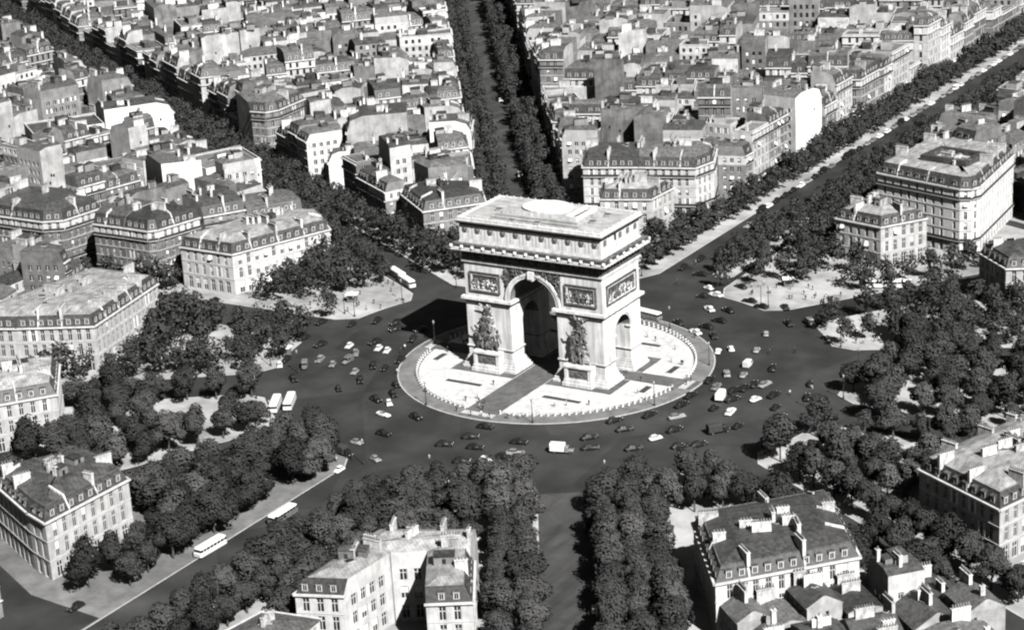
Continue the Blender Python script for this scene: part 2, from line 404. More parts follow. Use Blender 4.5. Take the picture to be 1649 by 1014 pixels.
mb.face([(-PW, -R_K + .9, .132), (PW, -R_K + .9, .132), (PW, R_K - .9, .132), (-PW, R_K - .9, .132)], 'setts')
structure(mb.build('path'))
mb = MB()
for s in (-1, 1):
    xs = sorted((s * PW, s * (R_K - .9)))
    mb.face([(xs[0], -PS, .132), (xs[1], -PS, .132), (xs[1], PS, .132), (xs[0], PS, .132)], 'setts')
structure(mb.build('path'))
mb = MB()      # pale flagged crossings where the paths meet the kerb
for s in (-1, 1):
    mb.face([(-PW, s * (R_K - 3.6) - 1.1, .136), (PW, s * (R_K - 3.6) - 1.1, .136), (PW, s * (R_K - 3.6) + 1.1, .136), (-PW, s * (R_K - 3.6) + 1.1, .136)], 'kerb_stone')
    mb.face([(s * (R_K - 3.4) - 1.1, -PS, .136), (s * (R_K - 3.4) + 1.1, -PS, .136), (s * (R_K - 3.4) + 1.1, PS, .136), (s * (R_K - 3.4) - 1.1, PS, .136)], 'kerb_stone')
structure(mb.build('crossing'))
mb = MB()      # dark apron of setts round the four feet
for sx in (-1, 1):
    for sy in (-1, 1):
        x0, x1 = sorted((sx * 5.0, sx * 25.0)); y0, y1 = sorted((sy * 3.4, sy * 14.6))
        mb.face([(x0, y0, .140), (x1, y0, .140), (x1, y1, .140), (x0, y1, .140)], 'setts')
structure(mb.build('apron'))
for nm, (x0, x1, y0, y1), wh in [('front left', (-21.2, -10.1, -23.2, -21.6), 0), ('front right', (9.2, 20.6, -23.4, -21.8), 0),
                               ('back left', (-20.5, -9.5, 21.8, 23.4), 0), ('back right', (9.2, 20.0, 22.4, 24.0), 0),
                               ('side', (30.8, 32.6, -10.0, -5.2), 1), ('side', (30.8, 32.6, 5.6, 10.8), 1),
                               ('side', (-33.6, -31.8, -10.6, -5.4), 1), ('side', (-33.6, -31.8, 5.4, 10.4), 1)]:
    mb = MB(); mb.prism([(x0, y0), (x1, y0), (x1, y1), (x0, y1)], .13, .20, 'kerb_stone', top='lawn')
    tag(mb.build('lawn_strip'), 'long dark planted strip set in the plaza beside a broad face of the arch' if not wh else
        'short dark planted strip set in the plaza beside a narrow end of the arch', 'planting strip',
        'long planted strips on the plaza' if not wh else 'short planted strips on the plaza')

# bollards joined by chains
mb = MB(); mb.lathe([(.34, 0), (.34, .12), (.24, .2), (.22, .75), (.30, .85), (.24, 1.0), (.05, 1.1)], 8, 'stone')
bol_me = mb.mesh('bollard')
NB = 132
prev = None
for s in range(NB + 1):
    a = 2 * pi * s / NB
    x, y = R_B * cos(a), R_B * sin(a)
    gap = abs(x) < PW + .6 or abs(y) < PS + .7
    if gap: prev = None; continue
    if s < NB:
        o = tag(place(bol_me, 'bollard', None, (x, y, .124), a), 'white stone bollard in the chained ring around the arch plaza', 'bollard', 'bollards ringing the plaza')
    if prev:
        mb = MB(); pts = []
        for k in range(5):
            t = k / 4; pts.append((prev[0] + (x - prev[0]) * t, prev[1] + (y - prev[1]) * t, .9 - 1.0 * t * (1 - t)))
        c0 = ((prev[0] + x) / 2, (prev[1] + y) / 2)
        for u, v in zip(pts, pts[1:]): mb.tube((u[0] - c0[0], u[1] - c0[1], u[2]), (v[0] - c0[0], v[1] - c0[1], v[2]), .05, .05, 4, 'iron')
        tag(mb.build('chain', None, loc=(c0[0], c0[1], .124)), 'sagging iron chain hung between two neighbouring white plaza bollards', 'chain', 'chains between the plaza bollards')
    prev = (x, y)

# ------------------------------------------------------------------ the triumphal arch
ARC = thing('triumphal_arch', 'massive white stone triumphal arch standing on the round plaza', 'arch')
WX, WY, WZ = 21.3, 10.1, 30.3          # half width, half depth, top of main wall
AX, AS = 7.3, 20.5                     # great arch: half width, springing
BX, BS = 4.2, 13.0                     # side arch
def arch_prism(hw, spring, length, along, seg=24, crown=None):
    bm = bmesh.new()
    prof = [(-hw, -1.0), (hw, -1.0)] + [(hw * cos(pi * k / seg), spring + hw * sin(pi * k / seg)) for k in range(seg + 1)]
    a = [bm.verts.new((u, -length, z) if along == 'y' else (-length, u, z)) for u, z in prof]
    b = [bm.verts.new((u, length, z) if along == 'y' else (length, u, z)) for u, z in prof]
    n = len(prof)
    for k in range(n): bm.faces.new((a[k], a[(k + 1) % n], b[(k + 1) % n], b[k]))
    bm.faces.new(a); bm.faces.new(b[::-1])
    bmesh.ops.recalc_face_normals(bm, faces=bm.faces)
    me = bpy.data.meshes.new('cut'); bm.to_mesh(me); bm.free()
    o = bpy.data.objects.new('cut', me); COL.objects.link(o); return o
mb = MB(); mb.box(-WX, WX, -WY, WY, 0, WZ, 'stone')
wall = mb.build('wall')
cuts = [arch_prism(AX, AS, 30, 'y'), arch_prism(BX, BS, 40, 'x')]
for c in cuts:
    md = wall.modifiers.new('b', 'BOOLEAN'); md.operation = 'DIFFERENCE'; md.solver = 'EXACT'; md.object = c
bpy.context.view_layer.update()
me = bpy.data.meshes.new_from_object(wall.evaluated_get(bpy.context.evaluated_depsgraph_get()))
wall.modifiers.clear(); wall.data = me
for c in cuts: bpy.data.objects.remove(c)
wall.parent = ARC
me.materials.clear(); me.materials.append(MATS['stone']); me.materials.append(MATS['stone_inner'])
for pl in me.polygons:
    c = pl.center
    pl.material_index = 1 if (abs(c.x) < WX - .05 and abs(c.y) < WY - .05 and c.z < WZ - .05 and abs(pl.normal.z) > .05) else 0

def stepped(x0, x1, y0, y1, steps, mt):
    m = MB()
    for z0, z1, e in steps: m.box(x0 - e, x1 + e, y0 - e, y1 + e, z0, z1, mt)
    return m
for sx in (-1, 1):
    for sy in (-1, 1):
        x0, x1 = sorted((sx * AX, sx * WX)); y0, y1 = sorted((sy * BX, sy * WY))
        stepped(x0, x1, y0, y1, [(0, .8, 1.5), (.8, 1.5, 1.15), (1.5, 2.1, .8), (2.1, 2.8, .5), (2.8, 3.3, .28)], 'stone').build('plinth', ARC)
        m = MB(); m.box(x0 - .32, x1 + .32, y0 - .32, y1 + .32, 6.0, 6.35, 'stone'); m.box(x0 - .18, x1 + .18, y0 - .18, y1 + .18, 5.7, 6.0, 'stone_weathered'); m.build('dado_moulding', ARC)
        # impost cornice of the great arch (wraps the pier) in three oversailing courses
        yo = sy * WY; yi = sy * 1.2
        ya, yb = sorted((yo, yi))
        m = MB()
        for z0, z1, e, mt in [(18.9, 19.3, .25, 'stone_weathered'), (19.3, 19.7, .55, 'stone'), (19.7, 20.45, 1.0, 'stone')]:
            e_in = e if sy < 0 else e
            m.box(x0 - e, x1 + e, min(yo + sy * e, sy * 0.02), max(yo + sy * e, sy * 0.02), z0, z1, mt)
        m.build('impost_cornice', ARC)
        # small impost of the side arch
        m = MB()
        yy = sorted((sy * (BX - .35), sy * (BX + 1.0)))
        for xs in ((WX - 1.2, WX + .35), ):
            a, b = sorted((sx * xs[0], sx * xs[1])); m.box(a, b, yy[0], yy[1], 12.5, 13.05, 'stone')
        m.build('side_impost', ARC)
def archivolt(r0, r1, spring, thick, n=26):
    """half ring in the XZ plane, front at y=-thick"""
    m = MB()
    for k in range(n):
        a, b = pi * k / n, pi * (k + 1) / n
        q = lambda r, t, y: (r * cos(t), y, spring + r * sin(t))
        rm = (r0 + r1) / 2
        m.face([q(r0, a, -thick), q(rm, a, -thick), q(rm, b, -thick), q(r0, b, -thick)][::-1], 'stone')
        m.face([q(rm, a, -thick * 1.7), q(r1, a, -thick * 1.7), q(r1, b, -thick * 1.7), q(rm, b, -thick * 1.7)][::-1], 'stone')
        m.face([q(rm, a, -thick), q(rm, a, -thick * 1.7), q(rm, b, -thick * 1.7), q(rm, b, -thick)], 'stone_weathered')
        m.face([q(r1, a, -thick * 1.7), q(r1, a, 0), q(r1, b, 0), q(r1, b, -thick * 1.7)], 'stone')
        m.face([q(r0, a, 0), q(r0, a, -thick), q(r0, b, -thick), q(r0, b, 0)], 'stone')
    return m
big = archivolt(AX - .02, AX + 1.35, AS, .28).mesh('archivolt'); small = archivolt(BX - .02, BX + .8, BS, .2, 16).mesh('archivolt')
mb = MB(); mb.box(-.85, .85, -.95, .3, 27.3, 29.7, 'stone'); mb.box(-.65, .65, -1.25, -.9, 27.8, 29.2, 'stone'); key = mb.mesh('keystone')
for rz in (0, pi):
    for me_, nm in ((big, 'archivolt'), (key, 'keystone')):
        o = place(me_, nm, ARC, (0, -WY * cos(rz), 0), rz)
for rz in (pi / 2, -pi / 2):
    place(small, 'archivolt', ARC, (WX * sin(rz), 0, 0), rz)

# figures for reliefs and groups: limbs, torsos and heads in stone
def figure(m, base, h, rng, mt, lean=0.0, flat=1.0, wings=False, arms_up=False, mt2=None):
    bx, by, bz = base
    P = lambda x, y, z: (bx + x * h, by + y * h * flat, bz + z * h)
    l = lean
    hip = (l * .3, 0, .5); sh = (l * .8, -.05, .82)
    m.tube(P(hip[0] - .04, hip[1], hip[2]), P(sh[0], sh[1], sh[2]), .12 * h, .15 * h, 6, mt, True)
    m.ball(P(sh[0] + l * .15, sh[1] - .03, .97), .085 * h, mt2 or mt, 6, 4)
    for s in (-1, 1):
        kx = hip[0] + s * rng.uniform(.06, .18); ky = -rng.uniform(.02, .22)
        m.tube(P(hip[0] + s * .06, 0, .5), P(kx, ky, .27), .085 * h, .065 * h, 5, mt, True)
        m.tube(P(kx, ky, .27), P(kx + rng.uniform(-.12, .12), ky + .08, .0), .065 * h, .05 * h, 5, mt, True)
        ex = sh[0] + s * rng.uniform(.16, .28); ez = sh[2] + (rng.uniform(.05, .2) if arms_up else rng.uniform(-.25, .08))
        m.tube(P(sh[0] + s * .1, sh[1], sh[2] - .02), P(ex, sh[1] - .1, ez), .055 * h, .05 * h, 5, mt, True)
        m.tube(P(ex, sh[1] - .1, ez), P(ex + s * rng.uniform(-.1, .12), sh[1] - rng.uniform(.1, .25), ez + (rng.uniform(.12, .25) if arms_up else rng.uniform(-.15, .2))), .05 * h, .035 * h, 5, mt2 or mt, True)
        if wings:
            for k in range(6):
                an = radians(35 + k * 13); L = (.75 - .05 * k)
                m.tube(P(s * .08, .05, .8), P(s * (.08 + L * cos(an) * .75), .08, .8 + L * sin(an) * .75 - .08), .07 * h, .03 * h, 4, mt, True)
    # drapery
    m.ball(P(hip[0], -.02, .34), (.2 * h, .13 * h * max(flat, .5), .24 * h), mt, 7, 4)

def make_group(seed, wings):
    rng = random.Random(seed); m = MB()
    rows = [(0.0, 3, 5.0), (2.6, 3, 4.8), (5.2, 2, 4.6)]
    for z, n, h in rows:
        half = 2.75 - z * .16
        for k in range(n):
            x = -half + 2 * half * (k + .5) / n + rng.uniform(-.3, .3)
            figure(m, (x, -.55 + rng.uniform(-.4, .25), z + rng.uniform(-.3, .3)), h * rng.uniform(.9, 1.1), rng, 'stone_mid' if rng.random() < .4 else 'stone_weathered', rng.uniform(-.25, .25), .9, arms_up=rng.random() < .12)
    figure(m, (0, -.3, 6.6), 5.0, rng, 'stone_weathered', .05, 1.0, wings=wings, arms_up=True, mt2='stone_mid')
    # rocky body that carries the figures
    for k in range(16):
        z = rng.uniform(0, 8.5); half = 2.7 - z * .2
        m.ball((rng.uniform(-half, half), .1, z + .5), (rng.uniform(.6, 1.0), .75, rng.uniform(.7, 1.2)), 'stone_dark', 7, 4)
    return m.mesh('sculpture')
groups = [make_group(3, False), make_group(5, True)]
for sy in (-1, 1):
    for sx in (-1, 1):
        cx = sx * 14.3
        m = MB(); y0, y1 = -2.6, 0
        m.box(-4.5, 4.5, -3.4, 0, 0, 1.1, 'stone'); m.box(-4.15, 4.15, -3.0, 0, 1.1, 1.9, 'stone')
        m.box(-3.75, 3.75, -2.5, 0, 1.9, 5.2, 'stone'); m.box(-4.2, 4.2, -2.95, 0, 5.2, 5.75, 'stone')
        m.box(-4.0, -3.1, -2.75, 0, 1.9, 5.2, 'stone'); m.box(3.1, 4.0, -2.75, 0, 1.9, 5.2, 'stone')
        m.box(-2.7, 2.7, -2.56, 0, 2.4, 4.8, 'stone_weathered')
        rz = 0 if sy < 0 else pi
        pd = m.build('pedestal', ARC); pd.location = (cx, sy * WY, 0); pd.rotation_euler = (0, 0, rz)
        g = place(groups[(sx > 0) if sy < 0 else (sx < 0)], 'sculpture', ARC, (cx, sy * (WY + .55), 5.7), rz, (1.08, .62, 1.12))
        g['label'] = 'weathered stone figure group on a pedestal'
# framed battle reliefs
def relief(w, h, seed, nrow=2):
    rng = random.Random(seed)
    fr = MB(); t = .45
    for x0, x1, z0, z1 in [(-w / 2, w / 2, -h / 2, -h / 2 + t), (-w / 2, w / 2, h / 2 - t, h / 2), (-w / 2, -w / 2 + t, -h / 2 + t, h / 2 - t), (w / 2 - t, w / 2, -h / 2 + t, h / 2 - t)]:
        fr.box(x0, x1, -.42, 0, z0, z1, 'stone_dark' if z0 > 0 else 'stone_weathered')
    t2 = .85
    for x0, x1, z0, z1 in [(-w / 2 + t, w / 2 - t, -h / 2 + t, -h / 2 + t2), (-w / 2 + t, w / 2 - t, h / 2 - t2, h / 2 - t), (-w / 2 + t, -w / 2 + t2, -h / 2 + t2, h / 2 - t2), (w / 2 - t2, w / 2 - t, -h / 2 + t2, h / 2 - t2)]:
        fr.box(x0, x1, -.26, 0, z0, z1, 'stone')
    fg = MB()
    fg.face([(-w / 2 + t2, -.03, -h / 2 + t2), (w / 2 - t2, -.03, -h / 2 + t2), (w / 2 - t2, -.03, h / 2 - t2), (-w / 2 + t2, -.03, h / 2 - t2)], 'stone_dark')
    n = int(w * 1.1)
    for row in range(2):
        for k in range(n):
            x = -w / 2 + 1.2 + (w - 2.4) * (k + rng.uniform(.1, .9)) / n
            figure(fg, (x, -.2, -h / 2 + t2 + row * 1.0), rng.uniform(1.5, 2.3), rng, 'stone_weathered' if rng.random() < .65 else 'stone', rng.uniform(-.5, .5), .8, arms_up=rng.random() < .3)
    return fr.mesh('relief_frame'), fg.mesh('relief_figures')
ra = relief(9.6, 5.6, 11); rb = relief(9.6, 5.6, 12); rs = relief(16.2, 5.6, 13)
for cx, sy, r in [(-14.9, -1, ra), (14.9, -1, rb), (14.9, 1, ra), (-14.9, 1, rb)]:
    rz = 0 if sy < 0 else pi
    f = place(r[0], 'relief_frame', ARC, (cx, sy * WY, 24.8), rz); place(r[1], 'relief_figures', f)
for sx in (-1, 1):
    f = place(rs[0], 'relief_frame', ARC, (sx * WX, 0, 24.8), pi / 2 * sx); place(rs[1], 'relief_figures', f)
# spandrels with flying figures
rng = random.Random(21); sp = MB()
for s in (-1, 1):
    pts = [(s * (AX + 1.35) * cos(t), -.04, AS + (AX + 1.35) * sin(t)) for t in [radians(8 + 9.1 * k) for k in range(10)]]
    poly = [(s * 8.75, -.04, AS + .2), (s * 8.75, -.04, 29.7), (s * .7, -.04, 29.7)] + pts[::-1]
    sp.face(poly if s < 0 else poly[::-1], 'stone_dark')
    for k in range(9):
        t = radians(20 + 7 * k); rr = AX + 2.3 + rng.uniform(-.2, .5) + (1.6 if k < 5 else 0.2)
        x, z = min(rr * cos(t), 8.0), min(AS + rr * sin(t), 28.6)
        figure(sp, (s * x, -.2, z - .9), 2.0, rng, 'stone_weathered', rng.uniform(-.6, .6), .7, wings=(k == 2))
sp_me = sp.mesh('spandrel_relief')
for rz in (0, pi): place(sp_me, 'spandrel_relief', ARC, (0, -WY * cos(rz), 0), rz)

def band(e, z0, z1, mt, name, top=None):
    m = MB(); m.box(-WX - e, WX + e, -WY - e, WY + e, z0, z1, mt, top=top); return m.build(name, ARC)
band(.30, 29.9, 30.35, 'stone', 'architrave'); band(.55, 30.35, 30.9, 'stone', 'architrave'); band(.35, 30.9, 31.2, 'stone_weathered', 'architrave')
band(.12, 31.2, 33.1, 'stone_dark', 'frieze')  # frieze ground coloured dark for the shade below the cornice
# frieze procession
rng = random.Random(31); ff = MB()
for k in range(64):
    figure(ff, (-21 + 42 * k / 63, -.1, 31.3), rng.uniform(1.4, 1.7), rng, 'stone_weathered', rng.uniform(-.4, .4), .7)
ff_me = ff.mesh('frieze_figures')
fs = MB()
for k in range(30):
    figure(fs, (-9.8 + 19.6 * k / 29, -.1, 31.3), rng.uniform(1.4, 1.7), rng, 'stone_weathered', rng.uniform(-.4, .4), .7)
fs_me = fs.mesh('frieze_figures')
for rz in (0, pi): place(ff_me, 'frieze_figures', ARC, (0, -(WY + .12) * cos(rz), 0), rz)
for rz in (pi / 2, -pi / 2): place(fs_me, 'frieze_figures', ARC, ((WX + .12) * sin(rz), 0, 0), rz)
band(.7, 33.1, 33.5, 'stone', 'bed_moulding')
# modillions under the corona, each its own block
mb = MB(); mb.box(-.42, .42, -1.6, .02, -.42, 0, 'stone'); mod_me = mb.mesh('modillion')
def along_sides(step_x, step_y, ex, ey):
    out = []
    n = int(2 * ex / step_x); 
    for k in range(n + 1):
        x = -ex + 2 * ex * k / n
        out.append((x, -ey, 0)); out.append((x, ey, pi))
    n = int(2 * ey / step_y)
    for k in range(1, n):
        y = -ey + 2 * ey * k / n
        out.append((ex, y, pi / 2)); out.append((-ex, y, -pi / 2))
    return out
for x, y, rz in along_sides(1.6, 1.6, WX + .5, WY + .5): place(mod_me, 'modillion', ARC, (x, y, 33.98), rz)
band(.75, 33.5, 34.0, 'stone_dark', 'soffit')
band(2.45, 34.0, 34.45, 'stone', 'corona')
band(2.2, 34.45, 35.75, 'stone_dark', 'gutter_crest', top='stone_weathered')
mb = MB(); mb.box(-.36, .36, -.42, .2, -.38, .42, 'stone'); mb.ball((0, -.42, .0), .3, 'stone', 6, 4); knob = mb.mesh('lion_head')
for x, y, rz in along_sides(3.35, 3.35, WX + 2.2, WY + 2.2): place(knob, 'lion_head', ARC, (x, y, 35.05), rz)
mb = MB(); mb.box(-1.1, 1.1, -.3, .1, -.16, .16, 'stone'); dash = mb.mesh('crest_block')
for x, y, rz in along_sides(3.35, 3.35, WX + 2.2, WY + 2.2):
    if abs(rz) in (0, pi) and x < WX: place(dash, 'crest_block', ARC, (x + 1.67, y, 34.62), rz)
    elif abs(rz) == pi / 2 and y < WY: place(dash, 'crest_block', ARC, (x, y + 1.67, 34.62), rz)
# attic
band(.75, 35.75, 36.2, 'stone', 'attic_base'); band(.55, 36.2, 36.6, 'stone', 'attic_base')
att = band(.25, 36.6, 40.6, 'stone', 'attic_wall')
mb = MB(); mb.box(-.42, .42, -.14, .05, 36.6, 40.6, 'stone'); pil = mb.mesh('attic_pilaster')
mb = MB()
for r, d, mt in ((1.0, .16, 'stone'), (.82, .30, 'stone_weathered')):
    n = 14
    for k in range(n):
        a, b = 2 * pi * k / n, 2 * pi * (k + 1) / n
        mb.face([(r * cos(a), 0, r * sin(a)), (r * cos(b), 0, r * sin(b)), (r * cos(b), -d, r * sin(b)), (r * cos(a), -d, r * sin(a))], mt)
    mb.face([(r * cos(2 * pi * k / n), -d, r * sin(2 * pi * k / n)) for k in range(n)], mt)
mb.ball((0, -.3, 0), (.3, .25, .3), 'stone_weathered', 6, 4)
mb.box(-.9, .9, -.12, 0, -2.9, -1.3, 'stone')
sh_me = mb.mesh('shield')
AXX, AYY = WX + .25, WY + .25
for k in range(11):
    x = -20.0 + 4.0 * k
    for rz in (0, pi):
        place(sh_me, 'shield', ARC, (x, -AYY * cos(rz), 39.55), rz)
        for dx in (-1.45, 1.45): place(pil, 'attic_pilaster', ARC, (x + dx, -AYY * cos(rz), 0), rz)
for k in range(5):
    y = -8.2 + 4.1 * k
    for s in (1, -1):
        if s == 1 and k == 1: continue
        place(sh_me, 'shield', ARC, (s * AXX, y, 39.55), pi / 2 * s)
        for dy in (-1.45, 1.45): place(pil, 'attic_pilaster', ARC, (s * AXX, y + dy, 0), pi / 2 * s)
mb = MB(); mb.box(-.75, .75, -.03, .05, -1.0, 1.0, 'pane'); 
for a, b, c, d in [(-.95, -.75, -1.0, 1.2), (.75, .95, -1.0, 1.2), (-.75, .75, 1.0, 1.2)]: mb.box(a, b, -.15, .05, c, d, 'stone')
place(mb.mesh('attic_window'), 'attic_window', ARC, (AXX, -2.4, 39.7), pi / 2)
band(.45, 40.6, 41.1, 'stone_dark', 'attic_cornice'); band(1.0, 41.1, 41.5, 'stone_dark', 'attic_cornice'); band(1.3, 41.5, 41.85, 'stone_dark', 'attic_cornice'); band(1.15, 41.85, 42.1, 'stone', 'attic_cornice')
# parapet with antefixes
mb = MB()
ex, ey = WX + .85, WY + .85
for x0, x1, y0, y1 in [(-ex, ex, -ey, -ey + .6), (-ex, ex, ey - .6, ey), (-ex, -ex + .6, -ey + .6, ey - .6), (ex - .6, ex, -ey + .6, ey - .6)]:
    mb.box(x0, x1, y0, y1, 42.1, 42.75, 'stone')
mb.build('parapet', ARC)
mb = MB(); mb.box(-.42, .42, -.2, .2, 0, .35, 'stone'); mb.ball((0, 0, .35), (.32, .2, .30), 'stone', 7, 5); ant = mb.mesh('antefix')
for x, y, rz in along_sides(2.25, 2.25, ex - .3, ey - .3): place(ant, 'antefix', ARC, (x, y, 42.75), rz, (.7, .7, .62))
mb = MB(); mb.box(-ex + .6, ex - .6, -ey + .6, ey - .6, 41.9, 42.3, 'stone_roof'); deck = mb.build('roof_deck', ARC)
mb = MB()
for z0, z1, e in [(42.3, 42.9, 0), (42.9, 43.5, -.9)]:
    mb.box(-13.5 - e, 13.5 + e, -7.4 - e, 7.4 + e, z0, z1, 'stone_roof')
mb.build('roof_step', ARC)
mb = MB(); mb.box(-11, 8.6, -5.6, 5.6, 43.5, 44.5, 'stone', top='stone_roof'); mb.build('roof_platform', ARC)
mb = MB(); mb.lathe([(7.3, 44.5), (7.3, 45.0), (7.0, 45.1), (4, 45.3), (.3, 45.35)], 40, 'stone', sy=.76); mb.build('roof_dome', ARC, smooth=False)
mb = MB()
mb.box(8.6, 9.0, -5.6, 5.6, 43.5, 44.7, 'stone'); mb.box(11.6, 12.0, -5.6, 5.6, 43.5, 44.7, 'stone'); mb.box(9.0, 11.6, -5.6, -5.2, 43.5, 44.7, 'stone')
mb.box(9.0, 11.6, -5.0, 4.8, 43.45, 43.62, 'stone_dark'); mb.build('stair_well', ARC)
mb = MB(); mb.box(-.9, .9, -.6, .6, 0, .8, 'stone_roof', top='stone_dark'); hat = mb.mesh('roof_hatch')
for x, y in [(14.8, -2.0), (-14.8, -1.0), (1.5, -8.2), (15.5, 5), (-6, -8.6)]: place(hat, 'roof_hatch', ARC, (x, y, 42.3 if abs(x) > 13 or abs(y) > 8 else 42.9))

# ------------------------------------------------------------------ building kit
def area(poly): return .5 * sum(a[0] * b[1] - b[0] * a[1] for a, b in zip(poly, poly[1:] + poly[:1]))
def ccw(poly, tags):
    if area(poly) < 0:
        n = len(poly); poly = poly[::-1]
        tags = [tags[(n - 2 - i) % n] for i in range(n)]
    return poly, tags
def inset(poly, ds):
    n = len(poly); out = []
    for i in range(n):
        p0, p1, p2 = Vector(poly[i - 1]), Vector(poly[i]), Vector(poly[(i + 1) % n])
        d0 = (p1 - p0).normalized(); d1 = (p2 - p1).normalized()
        n0 = Vector((-d0.y, d0.x)); n1 = Vector((-d1.y, d1.x))
        a = p1 + n0 * ds[i - 1]; b = p1 + n1 * ds[i]
        cr = d0.x * d1.y - d0.y * d1.x
        if abs(cr) < .05: out.append(((a + b) / 2)[:]); continue
        t = ((b - a).x * d1.y - (b - a).y * d1.x) / cr
        out.append((a + d0 * t)[:])
    return out
def inradius(poly):
    cx = sum(q[0] for q in poly) / len(poly); cy = sum(q[1] for q in poly) / len(poly)
    r = 1e9
    for a, b in zip(poly, poly[1:] + poly[:1]):
        L = hypot(b[0] - a[0], b[1] - a[1])
        r = min(r, abs((b[0] - a[0]) * (a[1] - cy) - (a[0] - cx) * (b[1] - a[1])) / max(L, .01))
    return r
def inside(x, y, poly):
    c = False; n = len(poly); j = n - 1
    for i in range(n):
        xi, yi = poly[i]; xj, yj = poly[j]
        if (yi > y) != (yj > y) and x < (xj - xi) * (y - yi) / (yj - yi) + xi: c = not c
        j = i
    return c

def win_tpl(kind):
    """unit window: x -.5...5, z 0..1, facing -y, pane set back"""
    m = MB()
    m.face([(-.5, 0, 0), (.5, 0, 0), (.5, 0, 1), (-.5, 0, 1)], 'pane')
    for a, b, c, d in [(-.5, -.4, 0, 1), (.4, .5, 0, 1), (-.05, .05, 0, 1), (-.4, .4, .93, 1), (-.4, .4, .62, .67)]:
        m.box(a, b, -.06, -.005, c, d, 'frame', bottom=False)
    if kind == 1: m.box(-.42, .42, -.04, -.006, .45, .93, 'blind', bottom=False)
    if kind == 2:
        m.face([(-.52, -.02, .98), (-.52, -.95, .45), (.52, -.95, .45), (.52, -.02, .98)], 'awning')
        m.face([(-.52, -.95, .45), (-.52, -.95, .36), (.52, -.95, .36), (.52, -.95, .45)], 'awning')
        m.face([(-.52, -.02, .98), (-.52, -.02, .45), (-.52, -.95, .45)], 'awning')
        m.face([(.52, -.02, .98), (.52, -.95, .45), (.52, -.02, .45)], 'awning')
    if kind == 3:
        m.box(-.98, -.52, -.34, -.27, 0, 1, 'blind', bottom=False); m.box(.52, .98, -.34, -.27, 0, 1, 'blind', bottom=False)
    return m
WIN = [win_tpl(k) for k in range(4)]
WIN_ME = [w.mesh('window') for w in WIN]
def dormer_tpl(light):
    m = MB(); w = .62; mt = 'frame' if light else 'slate'
    m.face([(-w, 0, 0), (-w, 0, 1.75), (-w, 1.5, 1.75), (-w, 1.5, 0)][::-1], 'zinc_dark'); m.face([(w, 0, 0), (w, 0, 1.75), (w, 1.5, 1.75), (w, 1.5, 0)], 'zinc_dark')
    for a, b, c, d in [(-w, -w + .2, 0, 1.75), (w - .2, w, 0, 1.75), (-w + .2, w - .2, 1.45, 1.75), (-w + .2, w - .2, 0, .25)]:
        m.box(a, b, -.04, .06, c, d, 'frame')
    m.face([(-w, .04, .2), (w, .04, .2), (w, .04, 1.6), (-w, .04, 1.6)], 'pane')
    m.box(-.04, .04, 0, .03, .25, 1.45, 'frame')
    m.face([(-w - .15, -.2, 1.78), (w + .15, -.2, 1.78), (w + .15, 1.7, 2.0), (-w - .15, 1.7, 2.0)], 'zinc' if light else 'zinc_dark')
    m.face([(-w - .15, -.2, 1.70), (w + .15, -.2, 1.70), (w + .15, -.2, 1.78), (-w - .15, -.2, 1.78)], 'frame')
    return m
DOR = [dormer_tpl(False), dormer_tpl(True)]
DOR_ME = [d.mesh('dormer') for d in DOR]
def chim_tpl(L, h, npot, mt='chimney'):
    m = MB(); m.box(-L / 2, L / 2, -.36, .36, -1.2, h, mt, bottom=False); m.box(-L / 2 - .1, L / 2 + .1, -.46, .46, h, h + .18, mt)
    for k in range(npot):
        x = -L / 2 + L * (k + .5) / npot
        m.lathe([(.17, h + .18), (.13, h + .85)], 5, 'pot', cx=x)
    return m
CHIM = [chim_tpl(1.4, 2.0, 2), chim_tpl(2.6, 1.9, 4), chim_tpl(4.0, 2.1, 7), chim_tpl(1.0, 2.6, 1)]
CHIM_ME = [c.mesh('chimney') for c in CHIM]
def sky_tpl():
    m = MB(); m.box(-.6, .6, -.45, .45, -.1, .14, 'frame', top='pane'); return m
SKYL = sky_tpl(); SKYL_ME = SKYL.mesh('skylight')

def TR(x, y, z, rz=0.0, s=(1, 1, 1)):
    return Matrix.Translation((x, y, z)) @ Matrix.Rotation(rz, 4, 'Z') @ Matrix.Diagonal((*s, 1))

